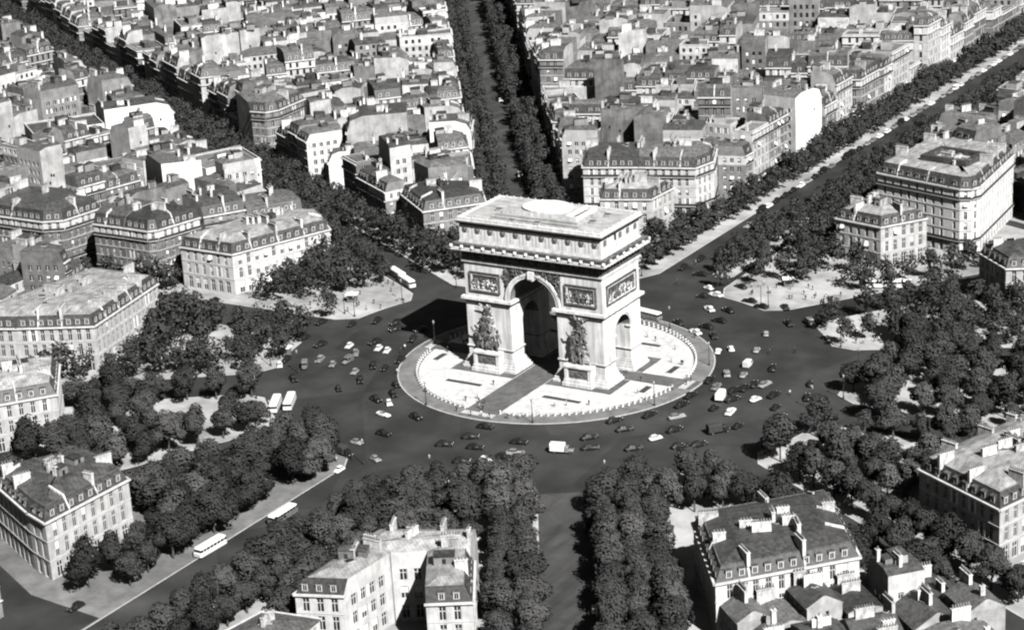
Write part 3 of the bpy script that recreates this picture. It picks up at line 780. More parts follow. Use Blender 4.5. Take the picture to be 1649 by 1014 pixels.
OCC = []          # occupied footprints (x, y, r, poly)
BNUM = [0]
def building(poly, tags, eave, rng, detail, roof='mansard', wall='wall_a', party='party_white', roofmat=None, top='zinc',
             label='', group=None, z0=.1, floors=None, name='apartment_building', root=None, parts=None, sh=3.3, steep=3.2, bright_top=False,
             winw=1.05, bay=2.7, nchim=None, awn=.0, light_dorm=False, balc=True, blinds=.12, shut=.1, gfloor=4.0, into=None, flat_room=True, pitch=.28):
    """tags per edge: 's' street facade, 'p' blank party wall, 'c' court facade.
    detail 2: windows, dormers, chimneys are parts; 1: chimneys parts, windows joined; 0: baked into `into`"""
    poly, tags = ccw([tuple(q[:2]) for q in poly], list(tags))
    cx = sum(q[0] for q in poly) / len(poly); cy = sum(q[1] for q in poly) / len(poly)
    OCC.append((cx, cy, max(hypot(q[0] - cx, q[1] - cy) for q in poly), poly))
    P = [(x - cx, y - cy) for x, y in poly]; n = len(P)
    if root is None and detail > 0:
        root = thing(name, label, 'building', (cx, cy, 0), 0, group); ox, oy = 0, 0
    elif root is not None:
        ox, oy = cx - root.location.x, cy - root.location.y
    else: ox, oy = cx, cy
    W, Rf, X = MB(), MB(), MB()
    insts = []   # (kind, idx, matrix)
    nf = floors or max(1, int(round((eave - gfloor) / sh)) + 1)
    hs = [gfloor] + [(eave - gfloor) / max(1, nf - 1)] * (nf - 1) if nf > 1 else [eave]
    band_rows = {1, nf - 1} if nf > 3 else set()
    raillist = []; trimlist = []
    for i in range(n):
        a, b = Vector(P[i]), Vector(P[(i + 1) % n]); L = (b - a).length
        if L < .3: continue
        d = (b - a) / L; nr = Vector((d.y, -d.x)); rz = atan2(d.y, d.x)
        q = lambda t, z, e=0.0: (a.x + d.x * t + nr.x * e, a.y + d.y * t + nr.y * e, z)
        tg = tags[i]
        mt = wall if tg != 'p' else party
        if tg == 'p':
            W.face([q(0, 0), q(L, 0), q(L, eave), q(0, eave)], mt)
            if L > 5 and rng.random() < .7:
                for k in range(rng.randint(1, 5)):
                    t, z = rng.uniform(1.2, L - 1.2), rng.uniform(eave * .35, eave - 1.5)
                    X.box(-.35, .35, -.03, .05, -.5, .5, 'pane', mtx=Matrix.Translation(q(t, z)) @ Matrix.Rotation(rz, 4, 'Z'))
            continue
        nb = max(1, int((L - .8) / bay)); mg = (L - nb * bay) / 2
        z = 0.0
        for fl in range(nf):
            h = hs[fl]
            if fl == 0: zb, zt, ww = (.15 if tg == 's' else .8), h - .75, winw * (1.45 if tg == 's' else 1)
            else: zb, zt, ww = .35 if tg == 's' else .8, h - .65, winw
            if fl == nf - 1: zt = h - .8
            if tg == 'c': ww *= 1.15
            ww = min(ww, bay - .7)
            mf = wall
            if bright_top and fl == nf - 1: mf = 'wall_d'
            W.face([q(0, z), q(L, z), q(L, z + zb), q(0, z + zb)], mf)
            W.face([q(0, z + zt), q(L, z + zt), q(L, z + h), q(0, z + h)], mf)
            t0 = 0.0; dp = -.28
            for k in range(nb):
                c = mg + bay * (k + .5); u, v = c - ww / 2, c + ww / 2
                W.face([q(t0, z + zb), q(u, z + zb), q(u, z + zt), q(t0, z + zt)], mf)
                W.face([q(u, z + zb), q(u, z + zb, dp), q(u, z + zt, dp), q(u, z + zt)], mf)
                W.face([q(v, z + zb, dp), q(v, z + zb), q(v, z + zt), q(v, z + zt, dp)], mf)
                W.face([q(u, z + zb), q(v, z + zb), q(v, z + zb, dp), q(u, z + zb, dp)], 'cornice')
                W.face([q(u, z + zt, dp), q(v, z + zt, dp), q(v, z + zt), q(u, z + zt)], mf)
                r = rng.random(); kind = 0
                if r < blinds: kind = 1
                elif r < blinds + awn: kind = 2
                elif r < blinds + awn + shut: kind = 3
                if fl == 0 and kind == 3: kind = 0
                pp = q(c, z + zb, dp)
                insts.append(('window', kind, TR(pp[0], pp[1], pp[2], rz, (ww, 1, zt - zb))))
                t0 = v
            W.face([q(t0, z + zb), q(L, z + zb), q(L, z + zt), q(t0, z + zt)], mf)
            if fl in band_rows and tg == 's':
                # stone balcony slab and iron railing
                trims = MB(); trimlist.append(('balcony_slab', trims)); trims.box(.0, L, -.55 if balc else -.2, .0, 0, .2, 'cornice', mtx=Matrix.Translation(q(0, z - .1)) @ Matrix.Rotation(rz, 4, 'Z'))
                if balc:
                    rails = MB(); rails.box(.0, L, -.53, -.48, .1, .95, 'rail', mtx=Matrix.Translation(q(0, z - .0)) @ Matrix.Rotation(rz, 4, 'Z')); raillist.append(rails)
            elif fl > 0 and tg == 's':
                trims = MB(); trimlist.append(('string_course', trims)); trims.box(.0, L, -.12, .0, 0, .16, 'cornice', mtx=Matrix.Translation(q(0, z - .1)) @ Matrix.Rotation(rz, 4, 'Z'))
            z += h
        if tg == 's':
            trims = MB(); trimlist.append(('cornice', trims)); trims.box(-.3, L + .3, -.5, .0, -.28, .12, 'cornice', mtx=Matrix.Translation(q(0, eave)) @ Matrix.Rotation(rz, 4, 'Z'))
    # ---- roof
    ri = inradius(P)
    rm = roofmat or 'slate'
    zt = eave
    if roof == 'mansard':
        s1 = min(1.5, ri * .35); z1 = eave + min(steep, ri * 1.1)
        r1 = inset(P, [s1 if t == 's' else 0 for t in tags])
        s2 = min(ri * .55, 4.5); z2 = z1 + s2 * pitch + .25
        r2 = inset(r1, [0 if t == 'p' else s2 for t in tags])
        for i in range(n):
            j = (i + 1) % n
            mt = party if tags[i] == 'p' else (wall if tags[i] == 'c' else rm)
            Rf.face([(*P[i], eave), (*P[j], eave), (*r1[j], z1), (*r1[i], z1)], mt)
            mt = party if tags[i] == 'p' else top
            Rf.face([(*r1[i], z1), (*r1[j], z1), (*r2[j], z2), (*r2[i], z2)], mt)
            if tags[i] == 's':
                a, b = Vector(P[i]), Vector(P[j]); L = (b - a).length
                if L > 3 and ri > 2.5:
                    d = (b - a) / L; nr = Vector((d.y, -d.x)); nb = max(1, int((L - .8) / bay)); mg = (L - nb * bay) / 2
                    for k in range(nb):
                        if detail < 2 and rng.random() < .12: continue
                        c = a + d * (mg + bay * (k + .5)) - nr * .35
                        insts.append(('dormer', 1 if (light_dorm or rng.random() < .35) else 0, TR(c.x, c.y, eave + .45, atan2(d.y, d.x), (1, 1, min(1.0, (z1 - eave) / 2.6)))))
                # roll moulding at the break of the slope
                a, b = Vector(r1[i]), Vector(r1[j]); L = (b - a).length
                if L > 1: Rf.tube((a.x, a.y, z1), (b.x, b.y, z1), .14, .14, 4, 'zinc')
        Rf.face([(*q, z2) for q in r2], top)
        zt = z2; ztop = r2; zlow = z1; rr = r1
    elif roof == 'flat':
        r1 = inset(P, [.35] * n); zc = eave + .75
        for i in range(n):
            j = (i + 1) % n
            Rf.face([(*P[i], eave), (*P[j], eave), (*P[j], zc), (*P[i], zc)], party if tags[i] == 'p' else wall)
            Rf.face([(*P[i], zc), (*P[j], zc), (*r1[j], zc), (*r1[i], zc)], 'cornice')
            Rf.face([(*r1[i], zc), (*r1[j], zc), (*r1[j], eave + .1), (*r1[i], eave + .1)], wall)
        Rf.face([(*q, eave + .1) for q in r1], top)
        zt = eave + .1; ztop = r1; rr = r1
    else:   # low hipped / gabled
        s2 = ri * .92; z2 = eave + s2 * (.62 if roof == 'gable' else .3)
        r2 = inset(P, [(0 if (t == 'p') else s2) for t in tags]) if any(t != 'p' for t in tags) else inset(P, [s2] * n)
        ov = inset(P, [0 if t == 'p' else -.3 for t in tags])
        for i in range(n):
            j = (i + 1) % n
            Rf.face([(*ov[i], eave - .05), (*ov[j], eave - .05), (*r2[j], z2), (*r2[i], z2)], (party if tags[i] == 'p' else rm) if any(t != 'p' for t in tags) else rm)
        Rf.face([(*q, z2) for q in r2], rm)
        zt = z2; ztop = r2; rr = P
    # white fire walls that cross the mansard, with chimney stacks at their head
    ups, huts = [], []
    if roof == 'mansard' and ri > 3.2:
        for i in range(n):
            if tags[i] != 's': continue
            a, b = Vector(P[i]), Vector(P[(i + 1) % n]); L = (b - a).length
            if L < 9: continue
            d = (b - a) / L; nn = Vector((-d.y, d.x)); t = rng.uniform(5, 9)
            while t < L - 4:
                run = s1 + s2 * rng.uniform(.5, .95); zr = z1 + (z2 - z1) * (run - s1) / s2; m_ = MB(); hh = rng.uniform(.35, .7)
                prof = [(.05, eave - .1), (.05, eave + hh), (s1, z1 + hh), (run, zr + hh), (run, zr - .6), (s1, z1 - .6)]
                o0 = a + d * (t - .2); o1 = a + d * (t + .2)
                A = [(*(o0 + nn * u), z) for u, z in prof]; B = [(*(o1 + nn * u), z) for u, z in prof]
                m_.face(A, 'chimney'); m_.face(B[::-1], 'chimney')
                for j in range(len(prof)): m_.face([A[j], B[j], B[(j + 1) % 6], A[(j + 1) % 6]], 'chimney')
                ups.append(m_)
                if rng.random() < .75:
                    c = a + d * t + nn * (s1 + rng.uniform(.6, 1.6)); insts.append(('chimney', rng.choice([1, 2]), TR(c.x, c.y, z1 + .3, atan2(nn.y, nn.x), (1, 1, rng.uniform(.8, 1.1)))))
                t += rng.uniform(6.5, 13)
    for c in range(rng.choice([0, 1, 1, 2, 3]) if ri > 3.5 and roof == 'mansard' else 0):
        w = [rng.random() for _ in ztop]; s_ = sum(w); a, b = Vector(P[0]), Vector(P[1]); e = (b - a).normalized()
        pt = (sum(u * q[0] for u, q in zip(w, ztop)) / s_, sum(u * q[1] for u, q in zip(w, ztop)) / s_)
        mx = TR(pt[0], pt[1], zt - .3, atan2(e.y, e.x)); u, v, h = rng.uniform(.9, 2.4), rng.uniform(.9, 2.0), rng.uniform(1.0, 2.4)
        m_ = MB(); m_.box(-u, u, -v, v, 0, h, rng.choice(['party_white', 'party_grey', 'zinc_dark', 'wall_b']), mtx=mx, bottom=False)
        m_.face([mx @ Vector(q) for q in ((-u - .15, -v - .15, h + .02), (u + .15, -v - .15, h + .02), (u + .15, v + .15, h + .35), (-u - .15, v + .15, h + .35))], rng.choice(['zinc', 'zinc_dark', 'slate']))
        m_.box(-.4, .4, -v - .03, -v, .3, min(h - .2, 1.4), 'pane', mtx=mx, bottom=False)
        huts.append(m_)
    # chimneys and skylights
    k = nchim if nchim is not None else max(1, int(abs(area(P)) / 75))
    pe = [i for i in range(n) if tags[i] == 'p']
    for c in range(k):
        if pe and rng.random() < .6:
            i = rng.choice(pe); a, b = Vector(rr[i]), Vector(rr[(i + 1) % n]); t = rng.uniform(.25, .75)
            d = (b - a).normalized() if (b - a).length > .1 else Vector((1, 0)); pt = a.lerp(b, t) + Vector((-d.y, d.x)) * .5; rz = atan2(d.y, d.x)
            if not (a - b).length > 2.5: continue
        else:
            w = [rng.random() for _ in ztop]; s_ = sum(w)
            pt = Vector((sum(a * q[0] for a, q in zip(w, ztop)) / s_, sum(a * q[1] for a, q in zip(w, ztop)) / s_))
            a, b = Vector(P[0]), Vector(P[1]); d = (b - a).normalized(); rz = atan2(d.y, d.x) + (pi / 2 if rng.random() < .7 else 0)
        insts.append(('chimney', rng.choice([0, 1, 1, 2, 2, 3]), TR(pt.x, pt.y, zt - .2, rz, (1, 1, rng.uniform(.75, 1.25)))))
    for c in range(rng.randint(0, 2 + int(abs(area(P)) / 160))):
        w = [rng.random() for _ in ztop]; s_ = sum(w)
        pt = (sum(a * q[0] for a, q in zip(w, ztop)) / s_, sum(a * q[1] for a, q in zip(w, ztop)) / s_)
        insts.append(('skylight', 0, TR(pt[0], pt[1], zt, rng.choice([0, .5, 1.2]), (rng.uniform(.8, 1.8), rng.uniform(.8, 1.8), 1))))
    if roof == 'flat' and flat_room and ri > 4:
        w = rng.uniform(1.5, ri * .5); l = rng.uniform(1.5, ri * .6); a, b = Vector(P[0]), Vector(P[1]); rz = atan2((b - a).y, (b - a).x)
        X.box(-w, w, -l, l, 0, rng.uniform(2.0, 3.0), rng.choice([wall, party, 'zinc_dark']), top=top, mtx=Matrix.Translation((rng.uniform(-1, 1), rng.uniform(-1, 1), eave + .1)) @ Matrix.Rotation(rz, 4, 'Z'))
    TPL = dict(window=WIN, dormer=DOR, chimney=CHIM, skylight=[SKYL]); TME = dict(window=WIN_ME, dormer=DOR_ME, chimney=CHIM_ME, skylight=[SKYL_ME])
    if detail == 0:
        T = Matrix.Translation((cx, cy, z0))
        for m_ in [W, Rf, X] + [t[1] for t in trimlist] + ups + huts: into.add(m_, T)
        for kd, ix, mx in insts:
            if kd in ('window',):
                # far windows: recessed pane only
                p0 = mx @ Vector((-.5, 0, 0)); p1 = mx @ Vector((.5, 0, 0)); p2 = mx @ Vector((.5, 0, 1)); p3 = mx @ Vector((-.5, 0, 1))
                into.face([T @ p0, T @ p1, T @ p2, T @ p3], 'pane' if ix != 1 else 'blind')
            else: into.add(TPL[kd][ix], T @ mx)
        return None
    T = Matrix.Translation((ox, oy, z0))
    off = (ox, oy, z0)
    W.build('wall', root, loc=off); Rf.build('roof', root, loc=off)
    if detail == 2:
        for nm_, t_ in trimlist: t_.build(nm_, root, loc=off)
    elif trimlist:
        tj = MB()
        for nm_, t_ in trimlist: tj.add(t_, Matrix.Identity(4))
        stuff(tj.build('mouldings', root, loc=off))
    for rails in raillist: rails.build('balcony_railing', root, loc=off)
    for up in ups: up.build('fire_wall', root, loc=off)
    for hu in huts: hu.build('roof_house', root, loc=off)
    joined = MB(); dj = MB()
    if X.f: joined.add(X, Matrix.Identity(4))
    nw = sum(1 for q in insts if q[0] == 'window'); used = 0
    for kd, ix, mx in insts:
        if kd == 'chimney' or detail == 2:
            if kd == 'window' and used >= 290: joined.add(WIN[ix], mx); continue
            if kd == 'window': used += 1
            o = place(TME[kd][ix], kd, root)
            o.matrix_local = T @ mx
        elif kd == 'dormer': dj.add(DOR[ix], mx)
        elif kd == 'window' and detail == 1:
            p = [mx @ Vector(v) for v in ((-.5, 0, 0), (.5, 0, 0), (.5, 0, 1), (-.5, 0, 1))]
            if ix in (1, 2, 3): joined.add(WIN[ix], mx)
            else:
                joined.face(p, 'pane')
                p = [mx @ Vector(v) for v in ((-.07, -.05, 0), (.07, -.05, 0), (.07, -.05, 1), (-.07, -.05, 1))]
                joined.face(p, 'frame')
        else: joined.add(TPL[kd][ix], mx)
    if joined.f: stuff(joined.build('windows', root, loc=off))
    if dj.f: stuff(dj.build('dormers', root, loc=off))
    return root

# ------------------------------------------------------------------ buildings round the place
rg = random.Random(101)
ROOFW = {'zinc': 'pale zinc', 'zinc_dark': 'dark zinc', 'slate': 'black slate'}
HOT = dict(top='zinc_pale', detail=2, eave=12.9, sh=4.3, gfloor=4.6, bay=3.0, winw=1.25, balc=False, steep=3.0, name='mansion')
G_HOT = 'matching mansions ringing the place'
def hotel(poly, tags, label, **kw):
    a = dict(HOT); a.update(kw); ev = a.pop('eave'); dt = a.pop('detail')
    return building(poly, tags, ev, rg, dt, label=label, **a)
hotel([(-44.8, 105.8), (-29.3, 111.6), (-28.7, 126), (-50.5, 117.5)], 'ssss', 'cream stone mansion with dark mansard right behind the arch', awn=.12, nchim=5)
hotel([(-91.5, 73.4), (-78, 89.5), (-88.5, 103), (-103, 97.5), (-109.8, 87.8)], 'ssscs', 'slate-roofed mansion between the tree-covered avenue and the double tree strips', wall='wall_b', top='slate', nchim=6, awn=.08)
hotel([(-121.9, 13.5), (-108.9, 46.4), (-121, 57), (-136, 46), (-142.4, 13.8)], 'ssscs', 'long pale mansion with white blinds facing the bare triangular pavement', wall='wall_d', blinds=.45, awn=.1, nchim=7)
hotel([(-116.2, -55.2), (-124.2, -18.6), (-147, -19.5), (-152, -72), (-136, -65.4)], 'sscss', 'zinc-topped mansion with a long dormered front above the western trees', eave=13.2, nchim=8, light_dorm=True, bay=2.6)
hotel([(-101, -114), (-89.6, -99.3), (-104.5, -82.2), (-121, -95)], 'ssss', 'small pale mansion half hidden by trees left of the tree-filled lawns', nchim=4)
hotel([(-34.5, -162.6), (-33.5, -136), (-51, -130), (-63, -150), (-41.9, -160.1)], 'sscss', 'corner mansion with arched attic windows behind the big plane trees', eave=14.0, wall='wall_a', top='zinc_dark', nchim=6, light_dorm=True)
h8 = hotel([(36.0, -165.2), (45.6, -161.6), (46.6, -146.4), (36.2, -146.2)], 'scps', 'white horseshoe-plan mansion round a dark narrow court', wall='wall_d', nchim=3, bay=3.0, winw=1.5)
hotel([(36.2, -146), (46.7, -146), (60.8, -137.5), (56.0, -127.6), (36.6, -136.5)], 'pcpss', '', wall='wall_d', nchim=4, root=h8, winw=1.5)
hotel([(53.2, -142), (61.2, -137), (70.9, -152.8), (62.8, -157.5)], 'pssc', '', wall='wall_d', nchim=3, root=h8, winw=1.5)
hotel([(93.9, -101.4), (111, -125.3), (132, -102), (114.9, -78.1)], 'ssss', 'mansion with a big dark slate centre roof and white chimney walls', wall='wall_d', nchim=7, top='slate', bay=2.8)
hotel([(126.7, -55.5), (149.8, -68.6), (163, -30), (138, -22)], 'ssss', 'mansion with ribbed zinc roof and a row of white dormers', nchim=9, light_dorm=True)
hotel([(85.2, 96.6), (97.0, 85.6), (125, 100), (108, 122)], 'ssss', 'mansion whose dark shaded front faces the eastern trees', nchim=4, top='zinc_dark')
hotel([(33.7, 113.4), (49.7, 109.6), (59.0, 123), (36, 129)], 'ssss', 'cream mansion in front of the great round-cornered hotel', awn=.18, nchim=6)

building([(30.5, -187), (32.8, -171.4), (45.2, -169.5), (46.5, -184)], 'sscc', 11.2, rg, 2, roof='hip', wall='wall_d', roofmat='zinc', nchim=3, label='low zinc-roofed house left of the horseshoe-plan mansion', name='house')
# low annexes crowding behind the dark-roofed mansion
ANX = [(1, 8, .4, 9, 8.2, 'gable', 'zinc'), (8.4, 15, .4, 11, 6.8, 'hip', 'zinc'), (15.4, 23, .4, 10, 9.0, 'gable', 'zinc_dark'), (23.4, 31, .4, 12, 7.4, 'hip', 'slate'),
       (0, 10, 12, 22, 6.0, 'gable', 'zinc'), (10.5, 19, 13, 23, 8.0, 'hip', 'zinc_dark'), (19.5, 30, 13.5, 24, 7.0, 'gable', 'slate'), (33, 41, 1, 10, 9.5, 'mansard', 'slate'), (33, 43, 11, 22, 6.5, 'gable', 'zinc'),
       (41.5, 49, 2, 12, 6.0, 'hip', 'zinc'), (44, 52, 13, 23, 8.5, 'gable', 'zinc'), (0, 14, 25, 36, 7.0, 'hip', 'zinc'), (15, 30, 26, 37, 8.0, 'gable', 'zinc_dark'), (31, 46, 25, 36, 7.5, 'hip', 'zinc')]
for s0, s1, d0, d1, ev, rf_, rm_ in ANX:
    q = lambda s, d: (111 + .669 * s + .743 * d, -125.3 + .743 * s - .669 * d)
    lab = f"low annex with {ROOFW[rm_]} {'pitched' if rf_ == 'gable' else ('mansard' if rf_ == 'mansard' else 'hipped')} roof behind the dark-roofed mansion"
    building([q(s0, d0), q(s0, d1), q(s1, d1), q(s1, d0)], rg.choice(['cpcp', 'pcpc', 'cpcp']), ev, rg, 2, roof=rf_, roofmat=rm_, top='zinc', wall=rg.choice(['wall_a', 'wall_d']), label=lab, group=lab, name='annex', nchim=2, gfloor=3.5, sh=3.0, bay=2.4)
# tall neighbours behind the ring street
big = dict(sh=3.35, bay=2.6)
GH = building([(36.4, 139.6), (62.5, 132.2), (66.4, 131.2), (69.6, 132.4), (71, 135.6), (68.4, 174), (40, 177)], 'sssssss', 20.6, rg, 2, wall='wall_e', top='zinc_pale', steep=3.4, pitch=.03,
         label='great white hotel with rounded corner, dark top storey and flat roof', name='grand_hotel', nchim=5, sh=3.4, bay=3.1, awn=.03)
building([(-61.6, 124.5), (-44.2, 131), (-52, 150), (-71, 143)], 'spss', 17.0, rg, 2, wall='wall_d', bright_top=True, label='white balconied corner building at the mouth of the double tree strips', nchim=4, **big)
building([(-44.1, 131), (-26.0, 136.4), (-24.2, 146), (-30, 160), (-52, 150)], 'ssssp', 17.0, rg, 2, wall='wall_d', bright_top=True, label='white corner building with dark mansard at the awning-lined avenue', nchim=6, **big)
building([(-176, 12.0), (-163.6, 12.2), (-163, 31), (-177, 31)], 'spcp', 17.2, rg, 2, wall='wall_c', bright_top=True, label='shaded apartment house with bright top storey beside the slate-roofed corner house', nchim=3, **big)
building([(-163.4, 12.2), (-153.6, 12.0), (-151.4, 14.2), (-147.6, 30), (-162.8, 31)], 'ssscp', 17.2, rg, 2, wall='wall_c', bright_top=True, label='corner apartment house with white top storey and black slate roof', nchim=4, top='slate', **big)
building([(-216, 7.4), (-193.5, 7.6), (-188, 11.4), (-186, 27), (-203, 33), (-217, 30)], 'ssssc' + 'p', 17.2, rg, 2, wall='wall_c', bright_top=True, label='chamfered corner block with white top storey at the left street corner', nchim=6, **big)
building([(-147, 31.5), (-139.5, 43), (-150, 51), (-160, 37)], 'scpp', 17.0, rg, 2, wall='wall_b', label='apartment house with rows of dormers right behind the long pale mansion', nchim=4, light_dorm=True, **big)
building([(-139.0, 43.5), (-128.5, 58.5), (-138, 66), (-149.5, 51.5)], 'scpp', 14.0, rg, 2, wall='wall_b', label='lower apartment house behind the long pale mansion by the tree-covered avenue', nchim=5, top='zinc', **big)
# blank white party walls that catch the sun
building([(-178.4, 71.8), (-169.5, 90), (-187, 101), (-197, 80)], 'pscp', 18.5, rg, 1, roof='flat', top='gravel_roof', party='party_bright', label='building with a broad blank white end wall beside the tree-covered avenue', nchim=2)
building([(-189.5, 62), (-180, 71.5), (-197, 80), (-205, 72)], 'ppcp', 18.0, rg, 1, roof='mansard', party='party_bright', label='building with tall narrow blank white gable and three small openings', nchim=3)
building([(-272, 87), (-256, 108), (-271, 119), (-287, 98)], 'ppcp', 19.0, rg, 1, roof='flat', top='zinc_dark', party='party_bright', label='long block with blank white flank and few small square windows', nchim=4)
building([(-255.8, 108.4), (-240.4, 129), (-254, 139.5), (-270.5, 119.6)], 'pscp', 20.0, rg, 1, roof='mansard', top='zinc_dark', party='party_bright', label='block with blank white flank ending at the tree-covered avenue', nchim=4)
building([(-160, 128), (-143, 141.5), (-152, 155), (-170, 142)], 'ppps', 19.0, rg, 1, roof='mansard', party='party_white', label='building with a huge rounded blank gable wall', nchim=4, steep=4.5)
building([(-160.5, 116.5), (-147.5, 124.5), (-152, 132), (-165.5, 124)], 'pscs', 11.0, rg, 1, roof='mansard', party='party_bright', label='low building with white end wall beside a dark round tree', nchim=2)
building([(-139.6, 150.2), (-127.2, 158.2), (-135, 172), (-147.5, 164)], 'pscp', 15.5, rg, 1, roof='mansard', party='party_bright', label='building with a square brilliant white blank end wall', nchim=3, steep=2.6)
building([(-214, 142.2), (-207.6, 142.6), (-205, 147), (-206, 165), (-218, 170), (-226, 149)], 'sssspp', 19.5, rg, 1, wall='wall_b', label='tapering corner building with a narrow lit prow on the tree-covered avenue', nchim=5, light_dorm=True)
building([(-25.5, 214), (-23, 231), (-37, 234), (-39, 216)], 'pspc', 19.0, rg, 1, wall='wall_d', party='party_bright', label='building with brilliant white side wall on the awning-lined avenue', nchim=3)

m = MB()
for x0, x1, y0, y1 in [(-9, 9, -7, -5), (-9, 9, 5, 7), (-9, -7, -5, 5), (7, 9, -5, 5)]: m.box(x0, x1, y0, y1, 0, 1.9, 'zinc_dark', top='slate')
m.face([(-7, -5, .35), (7, -5, .35), (7, 5, .35), (-7, 5, .35)], 'party_white'); m.box(-2, 0, -1, 1, .35, 2.6, 'party_white'); m.box(2, 3, -2, -1, .35, 1.4, 'chimney')
o = m.build('roof_court', GH); o.location = (-2, 4, 24.3); o.rotation_euler = (0, 0, radians(-10)); o.scale = (.9, .9, 1)
# ------------------------------------------------------------------ the packed quarters
def split(poly, tags, frac, k, rng):
    """cut convex polygon across edge k: returns two (poly, tags)"""
    n = len(poly)
    a, b = Vector(poly[k]), Vector(poly[(k + 1) % n])
    p = a.lerp(b, frac); d = (b - a).normalized(); nm = Vector((-d.y, d.x))
    ang = rng.uniform(-.10, .10); nm = Vector((nm.x * cos(ang) - nm.y * sin(ang), nm.x * sin(ang) + nm.y * cos(ang)))
    best = None
    for j in range(n):
        if j == k: continue
        u, v = Vector(poly[j]), Vector(poly[(j + 1) % n]); e = v - u
        cr = nm.x * e.y - nm.y * e.x
        if abs(cr) < 1e-6: continue
        s = ((u - p).x * nm.y - (u - p).y * nm.x) / cr
        t = ((u - p).x * e.y - (u - p).y * e.x) / cr
        if -1e-6 <= s <= 1 + 1e-6 and t > .1 and (best is None or t < best[0]): best = (t, j, u + e * s)
    if best is None: return None
    _, j, q = best; p = tuple(p); q = tuple(q)
    A, TA, B, TB = [p], [tags[k]], [q], [tags[j]]
    i = (k + 1) % n
    while True:
        A.append(poly[i]); 
        if i == j: TA.append(tags[j]); break
        TA.append(tags[i]); i = (i + 1) % n
    A.append(q); TA.append('p')
    i = (j + 1) % n
    while True:
        B.append(poly[i])
        if i == k: TB.append(tags[k]); break
        TB.append(tags[i]); i = (i + 1) % n
    B.append(p); TB.append('p')
    return (A, TA), (B, TB)
def clean(poly, tags):
    P, T = [], []
    n = len(poly)
    for i in range(n):
        a, b = poly[i], poly[(i + 1) % n]
        if hypot(b[0] - a[0], b[1] - a[1]) > .8: P.append(a); T.append(tags[i])
    return P, T
def subdivide(poly, tags, target, rng, out, depth=0):
    poly, tags = clean(poly, tags)
    if len(poly) < 3: return
    A = abs(area(poly))
    Ls = [hypot(b[0] - a[0], b[1] - a[1]) for a, b in zip(poly, poly[1:] + poly[:1])]
    if A < target * rng.uniform(.75, 1.5) or depth > 11: out.append((poly, tags)); return
    k = max(range(len(poly)), key=lambda i: Ls[i])
    r = split(poly, tags, rng.uniform(.38, .62), k, rng)
    if r is None: out.append((poly, tags)); return
    for q in r: subdivide(q[0], q[1], target, rng, out, depth + 1)

AV_NAME = {0: 'the awning-lined avenue', 1: 'the avenue with double tree strips', 2: 'the tree-covered avenue', 3: 'the left side street'}
# (avenue below, facade offset, avenue above, facade offset, radial block limits, key)
SECT = [(0.0, 22.5, 35.0, 16.5, [150, 205, 262, 330, 405, 490, 590, 700], 'left of the awning-lined avenue'),
        (35.0, 15, 58.7, 13.5, [128, 182, 245, 318, 400, 490, 590, 700], 'left of the double tree strips'),
        (58.7, 18, 91.0, 13, [150, 205, 262, 330, 405, 490], 'right of the left side street'),
        (91.0, 14, 123.5, 13, [150, 215, 290], 'behind the zinc-topped western mansion'),
        (123.5, 13, 154.0, 14, [150, 230], 'behind the small pale mansion'),
        (154.0, 14, 180.0, 32, [174, 250], 'behind the corner mansion'),
        (180.0, 34, 211.5, 16, [172, 240], 'below the horseshoe-plan mansion'),
        (211.5, 26, 239.0, 14, [171, 240], 'behind the mansion with the dark centre roof'),
        (239.0, 14, 268.0, 16, [172, 240], 'behind the ribbed zinc mansion'),
        (295.5, 14, 323.0, 14, [150, 215, 290], 'beyond the shaded mansion'),
        (323.0, 14, 360.0, 31, [184, 255, 330, 410, 500, 600], 'beyond the grand hotel')]
HERO = list(OCC)
def hits_hero(poly):
    cx = sum(q[0] for q in poly) / len(poly); cy = sum(q[1] for q in poly) / len(poly)
    pts = list(poly) + [(cx, cy)] + [((a[0] + b[0]) / 2, (a[1] + b[1]) / 2) for a, b in zip(poly, poly[1:] + poly[:1])]
    pts = [(cx + (x - cx) * .93, cy + (y - cy) * .93) for x, y in pts]
    for hx, hy, hr, hp in HERO:
        if hypot(hx - cx, hy - cy) > hr + 40: continue
        if any(inside(x, y, hp) for x, y in pts) or any(inside(x, y, poly) for x, y in hp) or inside(hx, hy, poly): return True
    return False
rf = random.Random(55)
LEAVES = []
for a1, o1, a2, o2, lims, key in SECT:
    for t0, t1 in zip(lims, lims[1:]):
        g = 4.0
        blk = [on_avenue(a1, o1, t0 + g), on_avenue(a1, o1, t1 - g), on_avenue(a2, -o2, t1 - g), on_avenue(a2, -o2, t0 + g)]
        if area(blk) < 0: pass
        tg = ['s', 's', 's', 's']
        if not any(in_view(*q, 10, 250, 250) for q in blk + [((blk[0][0] + blk[2][0]) / 2, (blk[0][1] + blk[2][1]) / 2)]): continue
        # block ground (courts), coloured darker for the shade in the gaps, and the asphalt street beyond it
        m = MB(); m.face([(*q, .126) for q in (blk if area(blk) > 0 else blk[::-1])], 'ring_pavement'); structure(m.build('courtyard_ground'))
        st = [on_avenue(a1, o1 - 2, t0 - g + 1.5), on_avenue(a1, o1 - 2, t0 + g - 1.5), on_avenue(a2, -o2 + 2, t0 + g - 1.5), on_avenue(a2, -o2 + 2, t0 - g + 1.5)]
        m = MB(); m.face([(*q, .13) for q in (st if area(st) > 0 else st[::-1])], 'asphalt'); structure(m.build('street'))
        tgt = 145 if t0 < 260 else (165 if t0 < 400 else 190)
        leaves = []
        subdivide(blk, tg, tgt, rf, leaves)
        LEAVES += [(p, t, (key, lims.index(t0)), a1, a2, t0) for p, t in leaves]
def street_of(poly, tags, a1, o_a2):
    return None
